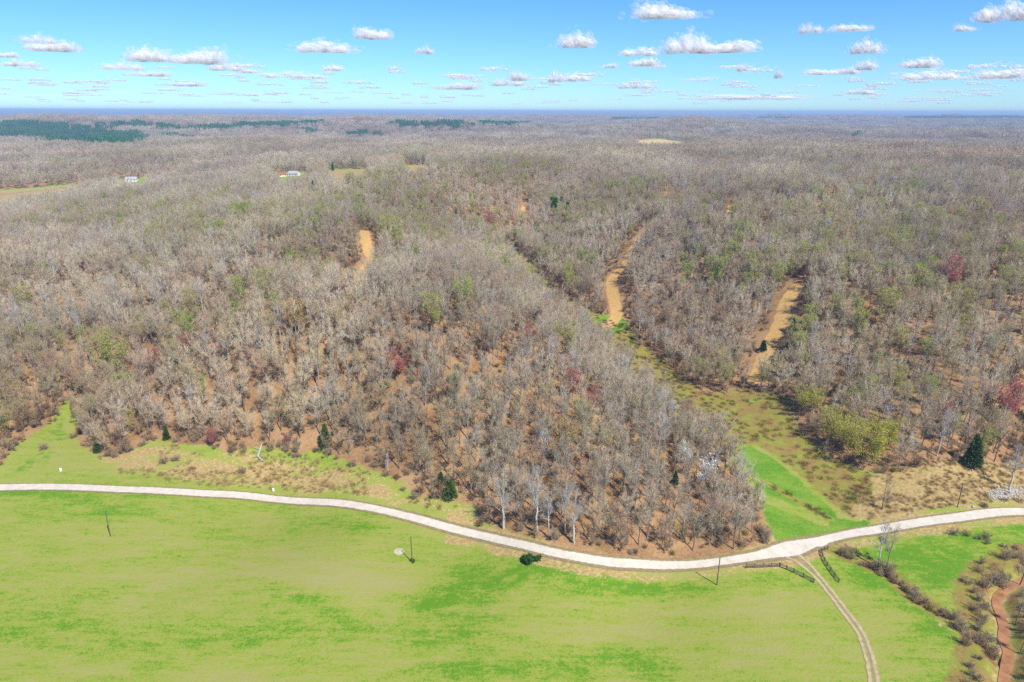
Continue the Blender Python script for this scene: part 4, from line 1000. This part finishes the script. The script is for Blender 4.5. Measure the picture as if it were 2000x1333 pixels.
def disc_pad():
    p = at([779], [1078])[0]; z = float(height(np.array([p[0]]), np.array([p[1]]))[0])
    e = tag(empty('well_pad', (p[0], p[1], z)), 'round pale earth pad beside a pole in the pasture', 'pad')
    a = np.arange(28) * 2 * np.pi / 28; rr = 1.55 * (1 + rs.normal(0, .06, 28))
    m = MB(); V = np.vstack([np.column_stack([np.cos(a) * rr, np.sin(a) * rr, np.full(28, -.1)]), np.column_stack([np.cos(a) * rr * .93, np.sin(a) * rr * .93, np.full(28, .16)]), [[0, 0, .2]]])
    m.add(V, [[i, (i + 1) % 28, 28 + (i + 1) % 28, 28 + i] for i in range(28)]); m.f3.append(np.array([[28 + i, 28 + (i + 1) % 28, 56] for i in range(28)])); m.m3.append(np.zeros(28))
    link('slab', m.mesh('slab', MT['pad']), e)
    c = MB(); c.tubes(np.array([[0, 0, .1], [0, 0, .42], [0, 0, .46]]), np.array([.3, .3, .02]), 14); link('cover', c.mesh('cover', MT['pad'], True), e)
disc_pad()

def rock_mesh(seed, s):
    g = np.random.RandomState(seed); t = (1 + 5 ** .5) / 2
    v = np.array([[-1, t, 0], [1, t, 0], [-1, -t, 0], [1, -t, 0], [0, -1, t], [0, 1, t], [0, -1, -t], [0, 1, -t], [t, 0, -1], [t, 0, 1], [-t, 0, -1], [-t, 0, 1]]) / 1.9
    f = [[0, 11, 5], [0, 5, 1], [0, 1, 7], [0, 7, 10], [0, 10, 11], [1, 5, 9], [5, 11, 4], [11, 10, 2], [10, 7, 6], [7, 1, 8], [3, 9, 4], [3, 4, 2], [3, 2, 6], [3, 6, 8], [3, 8, 9], [4, 9, 5], [2, 4, 11], [6, 2, 10], [8, 6, 7], [9, 8, 1]]
    v = v * (1 + g.normal(0, .18, (12, 1))) * np.array([1, .8, .6]) * s
    m = MB(); m.add(v, f); return m
rockm = rock_mesh(5, .5).mesh('rock', MT['stone'])
FORMS['rock0'] = (None, None, rockm); FORMS['rock1'] = (None, None, rock_mesh(6, .4).mesh('rock', MT['stone']))
rp = at_list([(1940, 968), (1975, 962), (2030, 958)]); n = 420
t = rs.rand(n); q = np.where((t < .5)[:, None], rp[0] + (rp[1] - rp[0]) * (t * 2)[:, None], rp[1] + (rp[2] - rp[1]) * (t * 2 - 1)[:, None]) + rs.normal(0, 1, (n, 2)) * [2.0, 1.6]
scatter('rubble', np.column_stack([q, height(q[:, 0], q[:, 1]) + .1]), rs.randint(0, 2, n), ['rock0', 'rock1'], rs.uniform(.4, 1.1, n), 'grey broken stone bank at the roadside')
for px, py, s, lb in [(1451 + 450, 991, 1.2, 'pale boulder beside the road under the stone bank'), (1775, 1006, .9, 'small pale stone in the dry scrub at the road'), (1700, 1058, .8, 'pale stone on the grass below the road, larger of two'), (1706, 1062, .6, 'pale stone on the grass below the road, smaller of two')]:
    p = at([px], [py])[0]; o = link('boulder', rockm, None, (p[0], p[1], float(height(np.array([p[0]]), np.array([p[1]]))[0]) + .15 * s)); o.scale = (s, s, s); o.rotation_euler = (0, 0, rs.uniform(0, 6)); tag(o, lb, 'boulder')

def marker(px, py, label):
    p = at([px], [py])[0]; z = float(height(np.array([p[0]]), np.array([p[1]]))[0])
    e = tag(empty('feed_drum', (p[0], p[1], z)), label, 'drum')
    m = MB(); m.tubes(np.array([[0, 0, -.05], [0, 0, .3], [0, 0, .9]]), np.array([.38, .4, .38]), 14); link('shell', m.mesh('shell', MT['white'], True), e)
    l_ = MB(); l_.tubes(np.array([[0, 0, .88], [0, 0, .95], [0, 0, .97]]), np.array([.41, .41, .02]), 14); link('lid', l_.mesh('lid', MT['white'], True), e)
marker(119, 920, 'small white drum standing in the verge of the left valley')
marker(534, 959, 'small white drum beside the road in golden grass')
def log():
    P = at_list([(512, 868), (508, 880), (504, 893), (514, 903)]); Z = height(P[:, 0], P[:, 1]) + .3
    o = np.array([P[0, 0], P[0, 1], Z[0]]); e = tag(empty('fallen_log', tuple(o)), 'bleached fallen log lying across the verge grass', 'log')
    Q = np.column_stack([P, Z]) - o; m = MB(); m.tubes(Q, np.array([.2, .35, .42, .3]), 8); link('trunk', m.mesh('trunk', MT['log'], True), e)
    b = MB()
    for a, d in ((1, (-2.6, .6, .8)), (2, (2.2, -1.4, .7)), (2, (-1.8, -1.6, 1.0)), (1, (1.6, 1.2, .9))): b.tubes(np.array([Q[a], Q[a] + np.array(d)]), np.array([.16, .04]), 5)
    link('limb', b.mesh('limb', MT['log'], True), e)
log()

# ------------------------------------------------------------------ far houses
def house(px, py, w, d, h, rz, roof, label, name='farm_house'):
    p = at([px], [py])[0]; z = float(height(np.array([p[0]]), np.array([p[1]]))[0])
    e = tag(empty(name, (p[0], p[1], z), rz), label, 'house')
    m = MB(); m.box((0, 0, h / 2 - .3), (w, d, h + .6)); 
    m.add([[-w / 2, -d / 2, h], [-w / 2, d / 2, h], [-w / 2, 0, h + d * .3], [w / 2, -d / 2, h], [w / 2, d / 2, h], [w / 2, 0, h + d * .3]], [[0, 2, 1], [3, 4, 5]])
    link('wall', m.mesh('wall', MT['white']), e)
    r = MB(); rise = d * .3; ov = .5
    for s in (-1, 1): r.beam((-w / 2 - ov, s * (d / 4 + ov / 2), h + rise / 2 - .05), (w / 2 + ov, s * (d / 4 + ov / 2), h + rise / 2 - .05), .01, .01)
    r = MB()
    for s in (-1, 1):
        a = np.array([[-w / 2 - ov, s * (d / 2 + ov), h - .2], [w / 2 + ov, s * (d / 2 + ov), h - .2], [w / 2 + ov, 0, h + rise + .15], [-w / 2 - ov, 0, h + rise + .15]])
        b = a + [0, 0, .18]; f = [[0, 1, 2, 3], [4, 7, 6, 5], [0, 4, 5, 1], [1, 5, 6, 2], [2, 6, 7, 3], [3, 7, 4, 0]]
        r.add(np.vstack([a, b]), f)
    rf = link('roof', r.mesh('roof', MT[roof]), e)
    c = MB(); c.box((w * .28, .4, h + rise + .5), (.8, .8, 1.6)); link('chimney', c.mesh('chimney', MT['roof_red']), rf)
    for xx in (-w * .32, w * .3):
        g = MB(); g.box((xx, -d / 2 - .03, h * .55), (1.3, .06, 1.3)); link('window', g.mesh('window', MT['glass']), e)
    dm = MB(); dm.box((0, -d / 2 - .04, 1.0), (1.0, .08, 2.0)); link('door', dm.mesh('door', MT['roof_grey']), e)
house(258, 355, 14, 9, 3.6, R(12), 'roof_grey', 'white farm house with grey roof in the left valley clearing')
house(575, 344, 14, 9, 3.4, R(-15), 'roof_grey', 'white house with grey roof on the distant green lawn')
house(552, 345, 9, 7, 2.8, R(30), 'roof_red', 'small white shed with red roof at the end of the distant lawn')

# ------------------------------------------------------------------ clouds
def mat_cloud(name, gain, transl):
    k = NT(name); oi = k.n('ObjectInfo')
    d = k.n('BsdfDiffuse'); d.inputs['Color'].default_value = (.99, .99, .99, 1); t = k.n('BsdfTranslucent'); t.inputs['Color'].default_value = (.99, .99, .99, 1)
    a = k.n('MixShader'); a.inputs[0].default_value = transl; k.l(d.outputs[0], a.inputs[1]); k.l(t.outputs[0], a.inputs[2])
    tr = k.n('BsdfTransparent'); mx = k.n('MixShader'); k.l(k.math('MULTIPLY', oi.outputs['Alpha'], gain), mx.inputs[0]); k.l(tr.outputs[0], mx.inputs[1]); k.l(a.outputs[0], mx.inputs[2])
    return k.out(mx.outputs[0])
MT['cloud'] = mat_cloud('cloud wisps', .085, .55)
MT['cloud_core'] = mat_cloud('cloud billows', .26, .55)
def ico(sub):
    t = (1 + 5 ** .5) / 2
    v = np.array([[-1, t, 0], [1, t, 0], [-1, -t, 0], [1, -t, 0], [0, -1, t], [0, 1, t], [0, -1, -t], [0, 1, -t], [t, 0, -1], [t, 0, 1], [-t, 0, -1], [-t, 0, 1]])
    f = [[0, 11, 5], [0, 5, 1], [0, 1, 7], [0, 7, 10], [0, 10, 11], [1, 5, 9], [5, 11, 4], [11, 10, 2], [10, 7, 6], [7, 1, 8], [3, 9, 4], [3, 4, 2], [3, 2, 6], [3, 6, 8], [3, 8, 9], [4, 9, 5], [2, 4, 11], [6, 2, 10], [8, 6, 7], [9, 8, 1]]
    v = [list(p) for p in v / np.linalg.norm(v[0])]
    for _ in range(sub):
        mid = {}; g = []
        def m_(a, b):
            k = (min(a, b), max(a, b))
            if k not in mid: q = np.array(v[a]) + np.array(v[b]); v.append(list(q / np.linalg.norm(q))); mid[k] = len(v) - 1
            return mid[k]
        for a, b, c in f:
            x, y, z = m_(a, b), m_(b, c), m_(c, a); g += [[a, x, z], [b, y, x], [c, z, y], [x, y, z]]
        f = g
    return np.array(v), np.array(f)
ICO1, ICO2 = ico(1), ico(2)
def cloud_mesh(seed, n=240, core=30):
    """billows of a fair weather cloud, flat below, one unit wide and about one unit high"""
    g = np.random.RandomState(seed)
    m = MB(); nb = g.randint(3, 6)
    cx = np.linspace(-.33, .33, nb) + g.uniform(-.05, .05, nb); hh = g.uniform(.35, 1.0, nb) * (1 - np.abs(cx) * .9)
    def lump(q, s, I, mi):
        v, f = I; w = v * (1 + .16 * np.sin(v @ g.normal(0, 3.2, (3, 1)) + g.uniform(0, 6)) + .10 * np.sin(v @ g.normal(0, 6.5, (3, 1)) + g.uniform(0, 6)))
        w = w * s * np.array([1, 1, 2.1]) + q; w[:, 2] = np.where(w[:, 2] < 0, w[:, 2] * .25, w[:, 2])
        m.add(w, f, mi)
    for i in range(core):
        b = g.randint(0, nb); h = g.beta(1.1, 1.8) * hh[b] * .78; s = g.uniform(.05, .10) * (1.15 - .5 * h)
        lump(np.array([cx[b] + g.normal(0, .075) * (1.2 - h), g.normal(0, .10), h]), s, ICO2, 0)
    for i in range(n):
        b = g.randint(0, nb); h = g.beta(1.0, 1.7) * hh[b]
        lump(np.array([cx[b] + g.normal(0, .15) * (1.15 - .6 * h), g.normal(0, .13), h * 1.05]), g.uniform(.02, .09) * (1.2 - .5 * h), ICO1, 1)
    return m.mesh('cloud', [MT['cloud_core'], MT['cloud']], True)
CM = [cloud_mesh(500 + i) for i in range(7)]
CLOUDS = [(105,87,82,26,.95,'bright cloud with flat base low in the left sky'),(75,75,60,20,.5,'greyish cloud touching a brighter one at left'),(15,105,40,14,.7,'small cloud cut by the left picture edge'),(40,122,60,16,.5,'thin cloud under the one at the left edge'),
 (293,105,80,30,.95,'rounded cloud, left one of a bright pair'),(395,107,98,34,.95,'larger rounded cloud, right one of a bright pair'),(440,128,54,20,.9,'small bright cloud below and right of a bright pair'),(485,137,40,12,.5,'faint cloud trailing a small bright one'),
 (633,90,98,24,.95,'long cloud with a peak at its right end'),(727,62,68,28,.9,'slanted cloud high above the left centre woods'),(830,97,36,18,.45,'faint puff right of the slanted cloud'),(1125,77,68,32,.95,'bright cloud alone near the middle of the sky'),
 (1290,18,108,34,1,'highest big cloud, near the top of the sky'),(1250,100,62,18,.85,'flat cloud stacked on another left of the biggest'),(1258,119,52,20,.85,'flat cloud beneath another left of the biggest'),(1340,82,80,42,1,'left lobe of the biggest cloud'),(1415,88,115,28,1,'right trailing lobe of the biggest cloud'),
 (1085,148,30,24,.8,'small peaked cloud left of a low one'),(1128,150,60,18,.8,'low cloud right of a small peak'),(1192,127,32,12,.5,'tiny flat cloud under the middle sky'),(1580,55,38,20,.65,'pale slanted puff in the right sky'),(1660,52,70,18,.6,'pale flat cloud right of a slanted puff'),
 (1690,90,52,28,.9,'bright puff below the pale flat cloud'),(1605,139,62,14,.85,'low flat cloud beside two puffs'),(1658,137,36,16,.7,'small low puff between flat cloud and bright puff'),(1690,126,38,22,.85,'bright low puff right of a flat cloud'),(1880,53,34,16,.65,'small puff left of the corner cloud'),
 (1965,20,84,40,1,'big cloud in the upper right corner'),(1797,120,62,24,1,'bright domed cloud over a flat one at right'),(1812,146,95,20,.85,'flat wide cloud under a domed one at right'),(1960,140,88,24,.95,'bright cloud near the right edge above the horizon'),(1520,143,16,20,.6,'narrow upright puff right of centre'),(1450,132,28,14,.6,'little slanted puff under the biggest cloud'),
 (900,165,84,20,.55,'thin broken cloud low over the centre'),(990,160,58,16,.65,'low thin cloud left of a peaked pair'),(1012,145,42,26,.5,'faint tall puff over a low thin cloud'),(1240,165,64,16,.6,'thin low cloud under a stacked pair'),(1460,188,190,13,.65,'long thin streak of cloud just above the horizon'),(1680,178,54,13,.6,'thin cloud low at right above the horizon'),
 (650,132,42,13,.75,'small flat cloud under the long peaked one'),(620,148,36,11,.55,'tiny flat cloud low under another'),(560,145,84,15,.5,'hazy broken cloud low at left centre'),(300,142,64,15,.5,'hazy low cloud under the bright left pair'),(240,128,72,18,.55,'hazy cloud left of the bright pair'),(370,162,64,14,.5,'thin low cloud beneath the right of the bright pair')]
def put_cloud(cx, cy, w, h, op, label, i, kind=None):
    el = math.asin(float(ray(cx, cy + h / 2)[2])); d = 1230 / math.tan(max(el, .011))
    dr = ray(cx, cy + h / 2); hx = dr[:2] / np.linalg.norm(dr[:2]); P = hx * d
    slant = d / math.cos(el) / (math.cos(math.atan(math.hypot(cx - 1000, cy - 666) / F)) ** -1) ** 0 
    depth = float(project(np.array([P[0], P[1], CAM_Z + 1230]))[2]); wm = .88 * w / F * depth; hm = .9 * h / F * depth
    o = link('cloud', CM[i % len(CM)], None, (P[0], P[1], CAM_Z + 1230)); o.scale = (wm * 1.08, wm * 1.0, hm * 1.45)
    o.rotation_euler = (0, 0, -math.atan2(hx[0], hx[1]) + (math.pi if i % 2 else 0)); o.color = (1, 1, 1, op)
    return o
for i, (cx, cy, w, h, op, lb) in enumerate(CLOUDS): tag(put_cloud(cx, cy, w, h, op, lb, i), lb, 'cloud', 'fair weather clouds')
# countless faint scraps towards the horizon: one object
scr = MB(); tmp = cloud_mesh(560, 40, 14)
tv = np.empty(len(tmp.vertices) * 3, np.float32); tmp.vertices.foreach_get('co', tv); tv = tv.reshape(-1, 3); tf = np.empty(len(tmp.polygons) * 3, np.int32); tmp.polygons.foreach_get('vertices', tf); tf = tf.reshape(-1, 3); tm_ = np.empty(len(tf), np.int32); tmp.polygons.foreach_get('material_index', tm_)
for i in range(190):
    cx = rs.uniform(-60, 2060); cy = 205 - 75 * rs.beta(1.0, 1.6); s = (217 - cy) / 60
    w = rs.uniform(18, 60) * (.45 + s * .5); h = rs.uniform(7, 16) * (.4 + s * .6)
    dr = ray(cx, cy); hx = dr[:2] / np.linalg.norm(dr[:2]); d = 1230 / math.tan(max(math.asin(float(dr[2])), .009)); dep = float(project(np.array([hx[0] * d, hx[1] * d, CAM_Z + 1230]))[2])
    a = -math.atan2(hx[0], hx[1]); Mz = np.array([[math.cos(a), -math.sin(a), 0], [math.sin(a), math.cos(a), 0], [0, 0, 1]])
    scr.add((tv * [w / F * dep * rs.choice([-1, 1]), w / F * dep, h / F * dep]) @ Mz.T + [hx[0] * d, hx[1] * d, CAM_Z + 1230], tf); scr.m3[-1] = tm_
so = link('scattered_clouds', scr.mesh('scattered_clouds', [MT['cloud_core'], MT['cloud']], True)); so.color = (1, 1, 1, 1)
tag(so, 'faint broken cloud scraps low over the horizon', None, None, 'stuff')

# ------------------------------------------------------------------ air
def haze():
    m = MB(); m.box((0, 15500, 48), (64000, 41000, 190))
    k = NT('blue air'); v = k.n('VolumePrincipled'); v.inputs['Color'].default_value = (.52, .72, 1.0, 1); v.inputs['Density'].default_value = HAZE; v.inputs['Anisotropy'].default_value = 0.0
    o = k.n('OutputMaterial'); k.l(v.outputs[0], o.inputs['Volume'])
    tag(link('haze', m.mesh('haze', k.m)), None, None, None, 'stuff')
HAZE = 1.3e-4
if HAZE > 0: haze()
